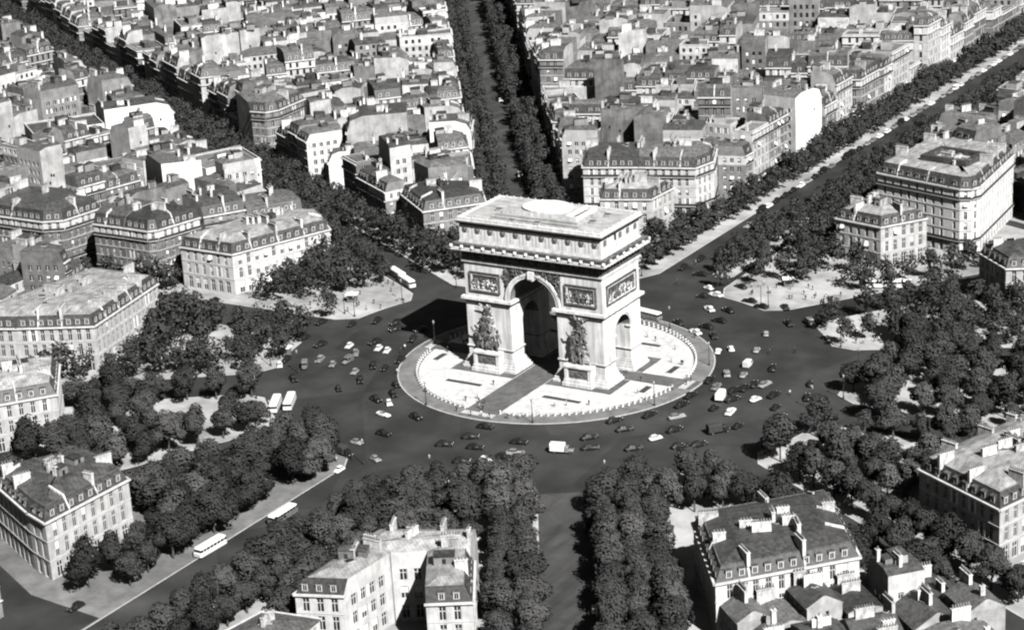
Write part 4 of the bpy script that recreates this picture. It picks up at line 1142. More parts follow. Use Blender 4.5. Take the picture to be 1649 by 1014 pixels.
FILL = []
for poly, tags, key, a1, a2, t0 in LEAVES:
    cx = sum(q[0] for q in poly) / len(poly); cy = sum(q[1] for q in poly) / len(poly)
    if not in_view(cx, cy, 10, 70, 110): continue
    if len(poly) < 3 or abs(area(poly)) < 45 or inradius(poly) < 2.2 or hits_hero(poly): continue
    FILL.append((dist_cam(cx, cy) + (0 if in_view(cx, cy, 12, 5, 5) else 600), poly, tags, key, a1, a2))
FILL.sort(key=lambda q: q[0])
NEAR_MAX = 262
far_mb = MB()
ROOFWORD = {'slate': 'slate', 'zinc': 'zinc', 'zinc_dark': 'zinc', 'gravel_roof': 'gravel', 'tile': 'tiled'}
for k, (dc, poly, tags, key, a1, a2) in enumerate(FILL):
    st = 's' in tags
    pc = (sum(q[0] for q in poly) / len(poly), sum(q[1] for q in poly) / len(poly))
    ip = inset(ccw(poly, tags)[0], [.06] * len(poly))
    tg = ccw(poly, tags)[1]
    r = rf.random()
    if st:
        ev = rf.choice([13.5, 15.0, 16.5, 17.0, 18.0, 20.0]); roof = 'mansard' if r < .82 else 'flat'
        if 170 < a1 < 260: ev = rf.uniform(4.5, 8.5); roof = rf.choice(['hip', 'gable', 'mansard', 'hip'])
    else:
        if r < .12: 
            if r < .06: continue
            ev = rf.uniform(3.5, 5.0); roof = 'hip'
        elif 170 < a1 < 260: ev = rf.uniform(3.5, 7.5); roof = rf.choice(['hip', 'gable', 'flat'])
        elif r < .45: ev = rf.uniform(6, 11); roof = rf.choice(['hip', 'gable', 'flat', 'hip'])
        else: ev = rf.uniform(12, 18); roof = rf.choice(['mansard', 'mansard', 'flat', 'hip'])
        # interior buildings look into courts on one or two sides
        L = [hypot(b[0] - a[0], b[1] - a[1]) for a, b in zip(ip, ip[1:] + ip[:1])]
        for j in rf.sample(range(len(tg)), min(3, len(tg))): tg[j] = 'c'
    if st:
        for j in range(len(tg)):
            if tg[j] != 'p': continue
            a_, b_ = Vector(ip[j]), Vector(ip[(j + 1) % len(ip)]); e_ = (b_ - a_).normalized()
            facing = Vector((e_.y, -e_.x)).dot(Vector((.52, -.85)))
            if rf.random() < (.75 if facing > .2 and dc < 760 else .4): tg[j] = 'c'
    if st and rf.random() < .25: ev += rf.choice([-4, 4, 5.5])
    rm = rf.choice(['slate', 'slate', 'slate', 'zinc_dark']) if roof == 'mansard' else rf.choice(['zinc', 'zinc_dark', 'tile', 'zinc', 'slate'])
    top = rf.choice(['zinc', 'zinc', 'zinc', 'zinc_dark']) if roof == 'mansard' else rf.choice(['gravel_roof', 'gravel_roof', 'zinc'])
    wl_ = rf.choice(['wall_a', 'wall_a', 'wall_a', 'wall_b', 'wall_b', 'wall_b', 'wall_b', 'wall_c', 'wall_c', 'wall_d']); pt_ = rf.choice(['party_white', 'party_white', 'party_grey'])
    hgt = 'low' if ev < 8 else ('medium' if ev < 15 else 'tall')
    tone = {'wall_a': 'pale', 'wall_b': 'greyish', 'wall_c': 'grey', 'wall_d': 'white'}[wl_]
    rw = ROOFWORD[rm if roof != 'flat' else top] + {'mansard': ' mansard', 'flat': ' flat roof' if top != 'gravel_roof' else ' roof', 'hip': ' hipped roof', 'gable': ' pitched roof'}[roof]
    lab = None
    ng = dict(roof=roof, wall=wl_, party=pt_, roofmat=rm, top=top, bright_top=rf.random() < .4, awn=.12 if (st and a1 == 0) else .03,
              light_dorm=rf.random() < .4, blinds=rf.uniform(.05, .3), bay=rf.uniform(2.4, 3.0), steep=rf.uniform(2.6, 3.8))
    bt, ld = ng['bright_top'], ng['light_dorm']
    feat = ('white top storey' if bt else ('white dormers' if ld else 'plain dormers')) if (roof == 'mansard') else ('pale sides' if pt_ == 'party_white' else 'grey sides')
    if key[0][0] in 'ln' or key[0][:5] == 'right': where = f"{['first', 'second', 'third', 'fourth', 'fifth', 'sixth', 'seventh'][key[1]]} block {key[0]}"
    else: where = key[0]
    lab = f"{hgt} {tone} building, {rw}, {feat}, {where}"
    if k < NEAR_MAX: building(ip, tg, ev, rf, 1, label=lab, group=lab, name='apartment_building' if ev > 8 else 'courtyard_building', **ng)
    else: building(ip, tg, ev, rf, 0, into=far_mb, **ng)
if far_mb.f:
    o = stuff(far_mb.build('distant_rooftops')); tag(o, 'dense far-off rooftops and facades filling the top of the view', 'rooftops')
print('fill buildings', len(FILL), 'far faces', len(far_mb.f))

# ------------------------------------------------------------------ trees
def crown_mesh(seed, rad, h, n_leaf, size, mt, sparse=0.0):
    rng = random.Random(seed)
    verts, faces, nrms = [], [], []
    lobes = []
    for k in range(rng.randint(9, 13)):
        a = rng.uniform(0, 2 * pi); rr = rad * rng.uniform(.15, .68); z = h * rng.uniform(.38, .86)
        rr *= 1.0 if z < h * .7 else .6
        lobes.append((rr * cos(a) * 1.12, rr * sin(a) * 1.12, z, rad * rng.uniform(.2, .48)))
    lobes.append((0, 0, h * .78, rad * .5)); lobes.append((0, 0, h * .55, rad * .55))
    for k in range(n_leaf):
        lx, ly, lz, lr = rng.choice(lobes)
        v = Vector((rng.gauss(0, 1), rng.gauss(0, 1), rng.gauss(0, 1))).normalized()
        t = rng.uniform(.55, 1.05) ** .6
        c = Vector((lx, ly, lz)) + v * lr * t * rng.choice([1, 1, 1, 1.12])
        if c.z < h * .24: continue
        nrm = (v + Vector((rng.uniform(-.7, .7), rng.uniform(-.7, .7), rng.uniform(-.2, .9)))).normalized()
        a = nrm.orthogonal().normalized(); b = nrm.cross(a)
        an = rng.uniform(0, pi); a, b = a * cos(an) + b * sin(an), b * cos(an) - a * sin(an)
        s = size * rng.uniform(.6, 1.3); i = len(verts)
        verts += [tuple(c + a * s), tuple(c + b * s * .6 + nrm * s * .15), tuple(c - a * s), tuple(c - b * s * .6 + nrm * s * .1)]
        faces.append((i, i + 1, i + 2, i + 3))
        nn = (v * .7 + (c - Vector((0, 0, h * .5))).normalized() * .6 + nrm * .2).normalized(); nrms += [tuple(nn)] * 4
    return verts, faces, lobes, nrms
def trunk_mb(seed, h, rad, lobes):
    rng = random.Random(seed); m = MB()
    m.tube((0, 0, -.1), (0.1, .05, h * .38), .26, .18, 6, 'bark')
    for lx, ly, lz, lr in lobes[:7]:
        m.tube((0.1, .05, h * rng.uniform(.28, .38)), (lx * .85, ly * .85, lz), .13, .04, 4, 'bark')
    return m
def soften(me, nv):
    me.polygons.foreach_set('use_smooth', [True] * len(me.polygons)); me.normals_split_custom_set_from_vertices(nv)
TREES = []
for k, (rad, h, n, sz, mt) in enumerate([(5.0, 11.5, 3000, .40, 'foliage'), (4.4, 10.5, 2600, .40, 'foliage'), (5.6, 12.8, 3400, .42, 'foliage_dark'),
                                         (3.7, 9.2, 1900, .38, 'foliage_pale'), (3.8, 10.0, 900, .40, 'foliage'), (3.2, 8.5, 600, .38, 'foliage_pale'), (4.7, 11.0, 2800, .40, 'foliage_pale')]):
    v, f, lobes, nv = crown_mesh(200 + k, rad, h, n, sz, mt)
    me = bpy.data.meshes.new('crown'); me.from_pydata(v, [], f); me.materials.append(MATS[mt]); soften(me, nv)
    TREES.append((me, trunk_mb(300 + k, h, rad, lobes).mesh('trunk'), rad, h))
rt = random.Random(77)
SPOTS = []      # (x, y, variant, scale, place words)
def clear(x, y, r):
    for cx, cy, cr, poly in OCC:
        if hypot(cx - x, cy - y) < cr + r:
            if inside(x, y, poly): return False
            for a, b in zip(poly, poly[1:] + poly[:1]):
                A, B, Q = Vector(a), Vector(b), Vector((x, y)); e = B - A; t = max(0, min(1, (Q - A).dot(e) / max(e.length_squared, 1e-6)))
                if (A + e * t - Q).length < r: return False
    return True
GLADES = [(81, 20, 6.5), (97, 15, 5), (98, -22, 7), (60, 60, 6), (70, 62, 5), (88, -8, 5), (-52, -58, 9), (-76, -75, 8), (-67, -66, 7), (-96, -27, 6.5), (107, -24, 8), (-66, -79, 6), (-82, 16.5, 9), (-96, 11, 6), (28, 74, 9), (43, 80, 7)]      # open sunlit ground
def try_tree(x, y, var, where, sc=1.0, r=1.6, dmin=4.2):
    if not in_view(x, y, 6, 60, 70): return
    if not clear(x, y, r): return
    if any(hypot(x - c[0], y - c[1]) < c[2] for c in GLADES): return
    for s in SPOTS:
        if abs(s[0] - x) < dmin and abs(s[1] - y) < dmin and hypot(s[0] - x, s[1] - y) < dmin: return
    SPOTS.append((x, y, var, sc, where))
DENSE = [0, 1, 2, 0, 1, 6]; MIX = [0, 1, 3, 6, 4, 5]; THIN = [4, 5, 3, 4]
# rows along the avenues: (angle, offset, t0, t1, step, variants, words, keep)
ROWS = []
for off in (-20.5, -24.5): pass
ROWS += [(0, 13.4, 136, 560, 5.6, [1, 3, 1, 0], 'on the left pavement of the awning-lined avenue', .95), (0, 18.0, 145, 560, 5.8, [1, 3, 0], 'on the left pavement of the awning-lined avenue', .8),
         (0, -16.0, 150, 560, 6.5, [0, 1, 6, 2], 'on the right pavement of the awning-lined avenue', 1.0), (0, -20.5, 112, 560, 7.0, [0, 1, 6, 2], 'on the right pavement of the awning-lined avenue', .95), (0, -25.0, 108, 560, 7.0, [0, 1, 2], 'on the right pavement of the awning-lined avenue', .95),
         (0, -29.0, 130, 560, 8.0, [0, 1, 2], 'on the right pavement of the awning-lined avenue', .7),
         (0, -7.0, 87, 148, 6.0, [1, 6, 1], 'on the tree median of the awning-lined avenue', 1.0), (0, -11.1, 160, 560, 5.6, [1, 6, 3, 0], 'on the tree median of the awning-lined avenue', 1.0), (0, -10.5, 90, 148, 6.2, [1, 3, 6], 'on the tree median of the awning-lined avenue', .9),
         (0, 14.0, 80, 130, 5.4, [3, 5, 3], 'on the pavement between the arch and the cream mansion', .9), (0, 20.0, 84, 130, 6.0, [3, 1, 1], 'on the pavement between the arch and the cream mansion', .9), (0, 25.0, 88, 112, 6.5, [3, 5, 1], 'on the pavement between the arch and the cream mansion', .9)]
for off in (6.8, 11.6, -6.8, -11.6):
    ROWS.append((35.0, off, 100, 560, 5.6, [1, 3, 1, 0], 'in the double tree strips of the straight avenue', 1.0))
for off in (-8.5, -2.8, 2.8, 8.5):
    ROWS.append((58.7, off, 104 if abs(off) > 5 else 140, 620, 6.6, [0, 2, 1, 2], 'in the canopy covering the tree-covered avenue', 1.0 if abs(off) > 5 else .85))
ROWS += [(91, 10.5, 92, 240, 8, DENSE, 'along the left side street', .9), (91, -10.5, 120, 240, 8, DENSE, 'along the left side street', .5),
         (123.5, 10, 92, 200, 7.5, DENSE, 'along the street left of the tree-filled lawns', .95), (123.5, -10, 92, 200, 7.5, DENSE, 'along the street left of the tree-filled lawns', .95),
         (154, 10.5, 88, 170, 7, DENSE, 'beside the small pale mansion street', .95), (154, -10.5, 88, 170, 7, DENSE, 'beside the small pale mansion street', .95),
         (180, -17, 96, 164, 7.5, [2, 0, 2], 'on the pavement in front of the corner mansion', .95), (180, -24, 92, 162, 7.5, [2, 0, 1], 'on the pavement in front of the corner mansion', .95), (180, -15, 86, 98, 6, [3, 6], 'on the pavement in front of the corner mansion', .95),
         (180, 8.5, 98, 200, 7, DENSE, 'along the avenue left of the horseshoe-plan mansion', 1.0), (180, 15, 93, 200, 7, DENSE, 'along the avenue left of the horseshoe-plan mansion', 1.0),
         (180, 22, 91, 150, 7, DENSE, 'along the avenue left of the horseshoe-plan mansion', 1.0), (180, 29, 92, 200, 7.5, DENSE, 'along the avenue left of the horseshoe-plan mansion', .95),
         (211.5, 8.6, 99, 190, 6.4, [0, 1, 6, 0], 'in the row right of the street leading straight from the plaza', 1.0), (211.5, 14.6, 97, 190, 6.4, [0, 1, 6], 'in the row right of the street leading straight from the plaza', 1.0),
         (211.5, -8.6, 97, 190, 6.4, [0, 1, 3, 6], 'in the row left of the street leading straight from the plaza', 1.0), (211.5, -14.6, 94, 190, 6.4, [0, 1, 6], 'in the row left of the street leading straight from the plaza', .95),
         (211.5, 20, 98, 190, 6.6, [0, 1, 6], 'in the row right of the street leading straight from the plaza', .95),
         (239, 10, 100, 180, 7, DENSE, 'between the dark-roofed and the ribbed zinc mansions', 1.0), (239, -9.5, 100, 180, 7, DENSE, 'between the dark-roofed and the ribbed zinc mansions', 1.0), (239, 2, 128, 180, 7.5, DENSE, 'between the dark-roofed and the ribbed zinc mansions', .9),
         (268, 9.0, 95, 190, 7.5, MIX, 'along the right-hand side street', .95), (268, -9.0, 95, 190, 7.5, MIX, 'along the right-hand side street', .95),
         (295.5, 8.6, 95, 190, 7.2, DENSE, 'in front of the shaded mansion', 1.0), (295.5, -8.6, 95, 190, 7.2, DENSE, 'in front of the shaded mansion', 1.0), (295.5, -3, 112, 190, 8, DENSE, 'in front of the shaded mansion', .9),
         (323, 9.5, 95, 190, 7.2, DENSE, 'below the grand hotel', .9), (323, -9.5, 90, 190, 7.2, DENSE, 'below the grand hotel', .9)]
ORD = ['first', 'second', 'third', 'fourth', 'fifth', 'sixth', 'seventh', 'eighth', 'ninth', 'tenth', 'eleventh', 'twelfth', 'thirteenth', 'fourteenth', 'fifteenth', 'sixteenth', 'seventeenth', 'eighteenth', 'nineteenth', 'twentieth'] + [f'{k}th' for k in range(21, 90)]
for a, off, t0, t1, st, vs, where, keep in ROWS:
    t = t0 + rt.uniform(0, 2); cnt = 0
    mates = sorted(r[1] for r in ROWS if r[0] == a and (r[1] > 0) == (off > 0)); pos_ = sorted(mates, key=abs).index(off)
    rown = (['inner', 'second', 'third', 'fourth', 'outermost'][min(pos_, 4)] if len(mates) > 2 else ['inner', 'outer'][pos_]) + (' left' if off > 0 else ' right')
    if len(mates) == 1: rown = 'left' if off > 0 else 'right'
    while t < t1:
        x, y = on_avenue(a, off + rt.uniform(-.6, .6), t + rt.uniform(-.8, .8))
        if rt.random() < keep: 
            n0 = len(SPOTS); try_tree(x, y, rt.choice(vs), (cnt, rown, where), rt.uniform(.74, 1.04), dmin=3.6)
            cnt += len(SPOTS) > n0
        t += st
# groves on the wedges of pavement: (angle0, angle1, r0, r1, spacing, variants, keep, words)
GROVES = [(9, 30, 84, 101, 7.5, [3, 5, 1], .7, 'on the pavement between the arch and the cream mansion'),
          (40, 54, 82, 112, 6.6, DENSE, .95, 'in the grove before the slate-roofed mansion'),
          (64, 86, 100, 117, 6.6, [2, 0, 1, 2], .9, 'in front of the long pale mansion'), (62, 70, 86, 100, 7, [0, 1, 3], .8, 'in front of the long pale mansion'), (72, 86, 80, 100, 7.5, THIN, .5, 'on the bare triangular pavement'),
          (96, 118, 86, 122, 6.8, DENSE, .9, 'in the grove before the zinc-topped western mansion'), (96, 114, 79, 90, 8, MIX, .6, 'at the kerb before the zinc-topped western mansion'),
          (129, 148, 84, 136, 6.9, DENSE, .85, 'on the tree-filled lawns left of the roadway'),
          (160, 171, 82, 134, 6.8, DENSE, .93, 'in the grove before the corner mansion'),
          (186, 206, 90, 126, 6.4, [0, 1, 6, 3, 1], .95, 'in the grove before the horseshoe-plan mansion'),
          (216, 234, 94, 112, 6.4, [0, 1, 6, 2], .92, 'in the grove before the dark-roofed mansion'),
          (243, 261, 87, 135, 6.4, MIX + [4, 0], .88, 'in the thin grove before the ribbed zinc mansion'),
          (275, 291, 84, 145, 6.4, MIX + [4, 0, 1], .88, 'in the thin grove right of the roadway'),
          (302, 318, 80, 96, 7.0, THIN, .8, 'on the bright pavement below the shaded mansion'), (302, 318, 96, 136, 6.8, DENSE, .85, 'in the grove below the shaded mansion'),
          (330, 350, 76, 96, 7.4, THIN, .65, 'on the bright pavement before the cream mansion and grand hotel'), (330, 346, 96, 112, 7.2, DENSE, .8, 'right in front of the awninged cream mansion')]
for a0, a1, r0, r1, sp, vs, keep, where in GROVES:
    r = r0
    while r <= r1:
        da = math.degrees(sp / r); a = a0 + rt.uniform(0, da)
        while a <= a1:
            if rt.random() < keep:
                g = radians(a); rr = r + rt.uniform(-1.6, 1.6)
                try_tree(-sin(g) * rr, cos(g) * rr, rt.choice(vs), where, rt.uniform(.68, 1.08))
            a += da
        r += sp
for x, y in [(-82, -104), (-88, -112), (-78, -97), (-95, -118), (-75, -105), (-84, -93), (-80, -112), (-90, -122), (-72, -112), (-103, -124)]: try_tree(x, y, rt.choice([0, 1, 2]), 'close in front of the small pale mansion', rt.uniform(.85, 1.1))
for x, y in [(92, 8), (98, 12), (104, 6), (96, -4), (104, -12), (110, 2), (112, -14), (120, -4), (118, 10), (106, 20), (100, 28), (112, 30), (92, 36), (98, 44), (108, 40), (118, 24)]: try_tree(x, y, rt.choice([0, 1, 4, 6]), 'closing the right-hand side street', rt.uniform(.8, 1.05))
# lone courtyard trees
for x, y, v, w in [(-136, 122, 2, 'beside the low building with white end wall'), (-140, 126, 2, 'beside the low building with white end wall')]:
    if True: SPOTS.append((x, y, v, 1.25, w))
for dc, poly, tags, key, a1, a2 in FILL:
    pass
SPOTS.sort(key=lambda s: dist_cam(s[0], s[1]) + (0 if in_view(s[0], s[1], 6, 20, 20) else 600))
lo_cache = {}
far_v, far_f, far_n = [], [], []
SHORT = {'on the tree median of the awning-lined avenue': 'on awning-lined avenue median', 'on the left pavement of the awning-lined avenue': 'of awning-lined avenue', 'on the right pavement of the awning-lined avenue': 'of awning-lined avenue', 'on the pavement between the arch and the cream mansion': 'beside the cream mansion', 'in the double tree strips of the straight avenue': 'of the double tree strips', 'in the canopy covering the tree-covered avenue': 'of the tree-covered avenue', 'along the left side street': 'of the left side street', 'along the street left of the tree-filled lawns': 'of street beside tree-filled lawns', 'beside the small pale mansion street': 'beside the small pale mansion', 'on the pavement in front of the corner mansion': 'by the corner mansion', 'along the avenue left of the horseshoe-plan mansion': 'by the horseshoe-plan mansion', 'in the row right of the street leading straight from the plaza': 'of the straight street', 'in the row left of the street leading straight from the plaza': 'of the straight street', 'between the dark-roofed and the ribbed zinc mansions': 'by the ribbed zinc mansion', 'along the right-hand side street': 'of street before ribbed zinc mansion', 'in front of the shaded mansion': 'by the shaded mansion', 'below the grand hotel': 'below the grand hotel'}
KSHORT = {'on the tree median of the awning-lined avenue': 'on awning-lined avenue median', 0: 'leafy plane', 1: 'leafy plane', 2: 'dark plane', 3: 'small pale tree', 4: 'thin tree', 5: 'thin tree', 6: 'pale plane'}
KIND = {0: 'round leafy plane tree', 1: 'round leafy plane tree', 2: 'tall dark plane tree', 3: 'small pale-leaved tree', 4: 'thin see-through tree', 5: 'thin see-through tree', 6: 'pale-leaved plane tree'}
for k, (x, y, v, sc, where) in enumerate(SPOTS):
    sz = sc * rt.uniform(.92, 1.05); rz = rt.uniform(0, 6.28)
    if k < 300:
        me, tm, rad, h = TREES[v]
        if isinstance(where, tuple): lab = f'{KSHORT[v]}, {ORD[where[0]]} from the place, {where[1]} row {SHORT[where[2]]}'
        else: lab = f'{KIND[v]} {where}'
        o = thing('tree', lab, 'tree', (x, y, .1), rz, lab if not isinstance(where, tuple) else 'trees ' + where[2]); o.scale = (sz * rt.uniform(.86, 1.24), sz * rt.uniform(.86, 1.24), sz * rt.uniform(.84, 1.1))
        place(tm, 'trunk', o); place(me, 'crown', o)
    else:
        vv = v % 4
        if vv not in lo_cache:
            rad, h = TREES[vv][2], TREES[vv][3]
            lo_cache[vv] = [crown_mesh(500 + vv * 3 + j, rad, h, 420, .62, 'foliage') for j in range(2)]
        cv, cf, _, cn = rt.choice(lo_cache[vv])
        T = TR(x, y, .1, rz, (sz, sz, sz)); i = len(far_v)
        far_v += [tuple(T @ Vector(q)) for q in cv]; far_f += [tuple(i + a for a in f) for f in cf]; Rz = Matrix.Rotation(rz, 3, 'Z'); far_n += [tuple(Rz @ Vector(q)) for q in cn]
if far_f:
    me = bpy.data.meshes.new('distant_trees'); me.from_pydata(far_v, [], far_f); me.materials.append(MATS['foliage']); soften(me, far_n)
    tag(stuff(place(me, 'distant_trees')), 'far avenue trees merging into dark leafy strips', 'trees')
print('trees', len(SPOTS), 'far faces', len(far_f))

# ------------------------------------------------------------------ vehicles
def loft(m, secs, mt, cap=True):
    """secs: list of rings (same count) -> skin"""
    i = len(m.v); n = len(secs[0]); k = m.mi(mt)
    for s in secs: m.v.extend(s)
    for j in range(len(secs) - 1):
        for a in range(n):
            b = (a + 1) % n
            m.f.append((i + j * n + a, i + j * n + b, i + (j + 1) * n + b, i + (j + 1) * n + a)); m.m.append(k)
    if cap:
        m.f.append(tuple(i + a for a in range(n))[::-1]); m.m.append(k)
        m.f.append(tuple(i + (len(secs) - 1) * n + a for a in range(n))); m.m.append(k)
def sec(x, hw, z0, z1, rnd=.25):
    """cross-section at x: rounded-top box"""
    z1 = max(z1, z0 + .05); t = min(rnd, hw * .8, (z1 - z0) * .8)
    return [(x, -hw, z0), (x, -hw, z1 - t), (x, -hw + t * .35, z1 - t * .3), (x, -hw + t, z1), (x, hw - t, z1), (x, hw - t * .35, z1 - t * .3), (x, hw, z1 - t), (x, hw, z0)]
def car_parts(kind, paint):
    body, glass, roof = MB(), MB(), MB()
    if kind == 's':      # long-bonneted saloon, separate wings
        L = 2.35
        loft(body, [sec(-2.3, .45, .45, .75), sec(-2.05, .62, .35, .98), sec(-1.2, .72, .32, 1.08), sec(.3, .74, .32, 1.05), sec(1.0, .55, .34, 1.02, .35), sec(2.1, .40, .36, .96, .3), sec(2.25, .34, .4, .85)], paint)
        for s in (-1, 1):
            for x0, x1, zt in ((1.0, 2.4, .88), (-2.2, -.75, .9)):
                xm = (x0 + x1) / 2
                loft(body, [[(q[0], q[1] + s * .66, q[2]) for q in sec(x, .2, .38, z, .18)] for x, z in ((x0, .5), (x0 + .3, zt - .06), (xm, zt), (x1 - .25, zt - .12), (x1, .5))], paint)
            body.box(-.8, 1.05, s * .74 - .14, s * .74 + .14, .34, .42, paint)
        loft(glass, [sec(-1.75, .5, .98, 1.06), sec(-1.25, .62, 1.0, 1.42), sec(.2, .62, 1.0, 1.42), sec(.62, .58, .98, 1.06)], 'glass')
        loft(roof, [sec(-1.55, .46, 1.26, 1.30, .1), sec(-1.15, .60, 1.38, 1.53, .2), sec(-.3, .62, 1.40, 1.57, .2), sec(.2, .6, 1.38, 1.50, .2), sec(.33, .52, 1.34, 1.38, .05)], paint)
        for s in (-1, 1):
            for x in (-1.2, -.35, .35): roof.box(x - .05, x + .05, s * .61 - .03, s * .61 + .03, 1.0, 1.42, paint)
        wh = (1.45, -1.45, .66, .34); hl = (2.15, .5, .82)
    elif kind == 'c':    # small rounded rear-engined car
        loft(body, [sec(-1.85, .35, .45, .6), sec(-1.6, .6, .35, .88), sec(-.9, .72, .3, 1.05), sec(.4, .72, .3, 1.0), sec(1.3, .62, .34, .88, .35), sec(1.75, .4, .42, .7)], paint)
        for s in (-1, 1):
            for x0, x1, zt in ((.75, 1.75, .78), (-1.6, -.6, .82)):
                loft(body, [[(q[0], q[1] + s * .6, q[2]) for q in sec(x, .18, .36, z, .16)] for x, z in ((x0, .5), ((x0 + x1) / 2, zt), (x1, .48))], paint)
        loft(glass, [sec(-1.3, .45, .95, 1.0), sec(-.85, .58, .96, 1.32), sec(.25, .58, .96, 1.32), sec(.65, .5, .92, .98)], 'glass')
        loft(roof, [sec(-1.25, .4, 1.12, 1.16, .1), sec(-.8, .56, 1.28, 1.42, .2), sec(.2, .56, 1.28, 1.42, .2), sec(.35, .48, 1.24, 1.28, .05)], paint)
        wh = (1.1, -1.1, .6, .29); hl = (1.62, .5, .7)
    elif kind == 'v':    # box van
        loft(body, [sec(.8, .75, .4, 1.05), sec(1.5, .66, .4, 1.0, .3), sec(2.0, .5, .45, .9)], paint)
        loft(roof, [sec(-2.2, .82, .45, 1.9, .2), sec(-2.1, .88, .4, 2.05, .25), sec(.1, .88, .4, 2.08, .25), sec(.75, .8, .4, 1.95, .25), sec(.95, .74, .4, 1.05)], paint)
        glass.box(.3, .93, -.76, .76, 1.15, 1.7, 'glass')
        for s in (-1, 1): glass.box(-.2, .55, s * .885 - .01, s * .885 + .01, 1.2, 1.7, 'glass')
        wh = (1.3, -1.3, .72, .36); hl = (1.9, .55, .85)
    elif kind == 'o':    # open convertible
        loft(body, [sec(-2.4, .5, .4, .7), sec(-2.0, .75, .32, .9), sec(-1.1, .8, .3, .92), sec(.4, .8, .3, .92), sec(1.6, .76, .32, .86), sec(2.3, .6, .4, .7)], paint)
        glass.box(.35, .42, -.65, .65, .9, 1.28, 'glass'); glass.box(-1.0, .25, -.6, .6, .9, .95, 'canvas_dark')
        roof.box(-1.0, -.8, -.6, .6, .92, 1.12, 'canvas'); roof.box(-.2, 0, -.6, .6, .92, 1.12, 'canvas')
        wh = (1.45, -1.4, .72, .33); hl = (2.2, .5, .68)
    else:                # lorry
        loft(body, [sec(1.0, .8, .5, 2.0, .25), sec(1.9, .78, .5, 1.95, .3), sec(2.0, .7, .5, 1.2), sec(2.9, .52, .55, 1.15, .25), sec(3.0, .45, .6, 1.0)], 'paint_k' if paint == 'paint_k' else 'paint_g')
        cv = 'canvas_dark' if paint == 'paint_k' else 'paint_roof'
        loft(roof, [sec(-2.8, 1.0, .8, 2.6, .4), sec(-2.75, 1.05, .75, 2.7, .4), sec(.8, 1.05, .75, 2.7, .4), sec(.85, 1.0, .8, 2.6, .4)], cv)
        body.box(-2.8, 1.0, -.95, .95, .6, .75, 'paint_k')
        glass.box(1.85, 2.0, -.68, .68, 1.3, 1.8, 'glass')
        wh = (2.3, -1.7, .82, .42); hl = (2.9, .6, .95)
    return body, glass, roof, wh, hl
def wheel_mesh(r):
    m = MB(); n = 10
    for y0, y1, rr, mt in ((-.1, .1, r, 'tyre'), (-.115, .115, r * .5, 'chrome')):
        a = [(rr * cos(2 * pi * k / n), y0, rr * sin(2 * pi * k / n)) for k in range(n)]; b = [(q[0], y1, q[2]) for q in a]
        for k in range(n): m.face([a[k], a[(k + 1) % n], b[(k + 1) % n], b[k]], mt)
        m.face(a, mt); m.face(b[::-1], mt)
    return m.mesh('wheel')
mb = MB(); mb.ball((0, 0, 0), .13, 'chrome', 8, 5); HL_ME = mb.mesh('headlight')
WH = {}
CAR = {}
for kd in 'scvot':
    for pc in 'kgw':
        b, g, r, wh, hl = car_parts(kd, 'paint_' + pc)
        if wh[3] not in WH: WH[wh[3]] = wheel_mesh(wh[3])
        CAR[kd, pc] = (b.mesh('body'), g.mesh('windows'), r.mesh('roof'), wh, hl)
def bus_parts(kind):
    body, glass, roof = MB(), MB(), MB()
    Lh = 4.6
    pb = 'paint_w' if kind == 'coach' else 'paint_g'
    loft(body, [sec(-Lh, 1.05, .5, 1.45, .1), sec(-Lh + .3, 1.15, .4, 1.5, .1), sec(Lh - .5, 1.15, .4, 1.5, .1), sec(Lh, .95, .5, 1.35, .1)], pb)
    loft(glass, [sec(-Lh + .1, 1.05, 1.45, 2.2, .1), sec(-Lh + .3, 1.1, 1.45, 2.25, .1), sec(Lh - .7, 1.1, 1.45, 2.25, .1), sec(Lh - .35, .98, 1.4, 2.15, .1)], 'glass')
    loft(roof, [sec(-Lh + .05, .95, 2.15, 2.3, .1), sec(-Lh + .4, 1.13, 2.15, 2.6, .35), sec(Lh - .9, 1.13, 2.15, 2.6, .35), sec(Lh - .35, .95, 2.1, 2.3, .1)], 'paint_roof')
    for x in [-3.6, -2.4, -1.2, 0, 1.2, 2.4, 3.4]:
        for s in (-1, 1): roof.box(x - .08, x + .08, s * 1.11 - .03, s * 1.11 + .03, 1.45, 2.2, pb)
    return body.mesh('body'), glass.mesh('windows'), roof.mesh('roof')
BUS = {k: bus_parts(k) for k in ('bus', 'coach')}
WH[.48] = wheel_mesh(.48)
MOUTH = ['the awning-lined avenue', 'the double tree strips', 'the tree-covered avenue', 'the bare triangular pavement', 'the western grove', 'the tree-filled lawns',
         'the corner mansion grove', 'the straight street', 'the dark-roofed mansion', 'the thin right grove', 'the right bright pavement', 'the cream mansion pavement']
COLN = {'k': 'black', 'g': 'grey', 'w': 'white'}
KN = {'s': ('saloon_car', 'saloon car', 'car'), 'c': ('small_car', 'small rounded car', 'car'), 'v': ('van', 'box van', 'van'), 'o': ('convertible', 'open convertible', 'car'), 't': ('lorry', 'lorry with covered bed', 'lorry'),
      'bus': ('bus', 'city bus with pale roof', 'bus'), 'coach': ('coach', 'touring coach', 'coach')}
rc = random.Random(9)
def ang_of(x, y): return math.degrees(atan2(-x, y)) % 360
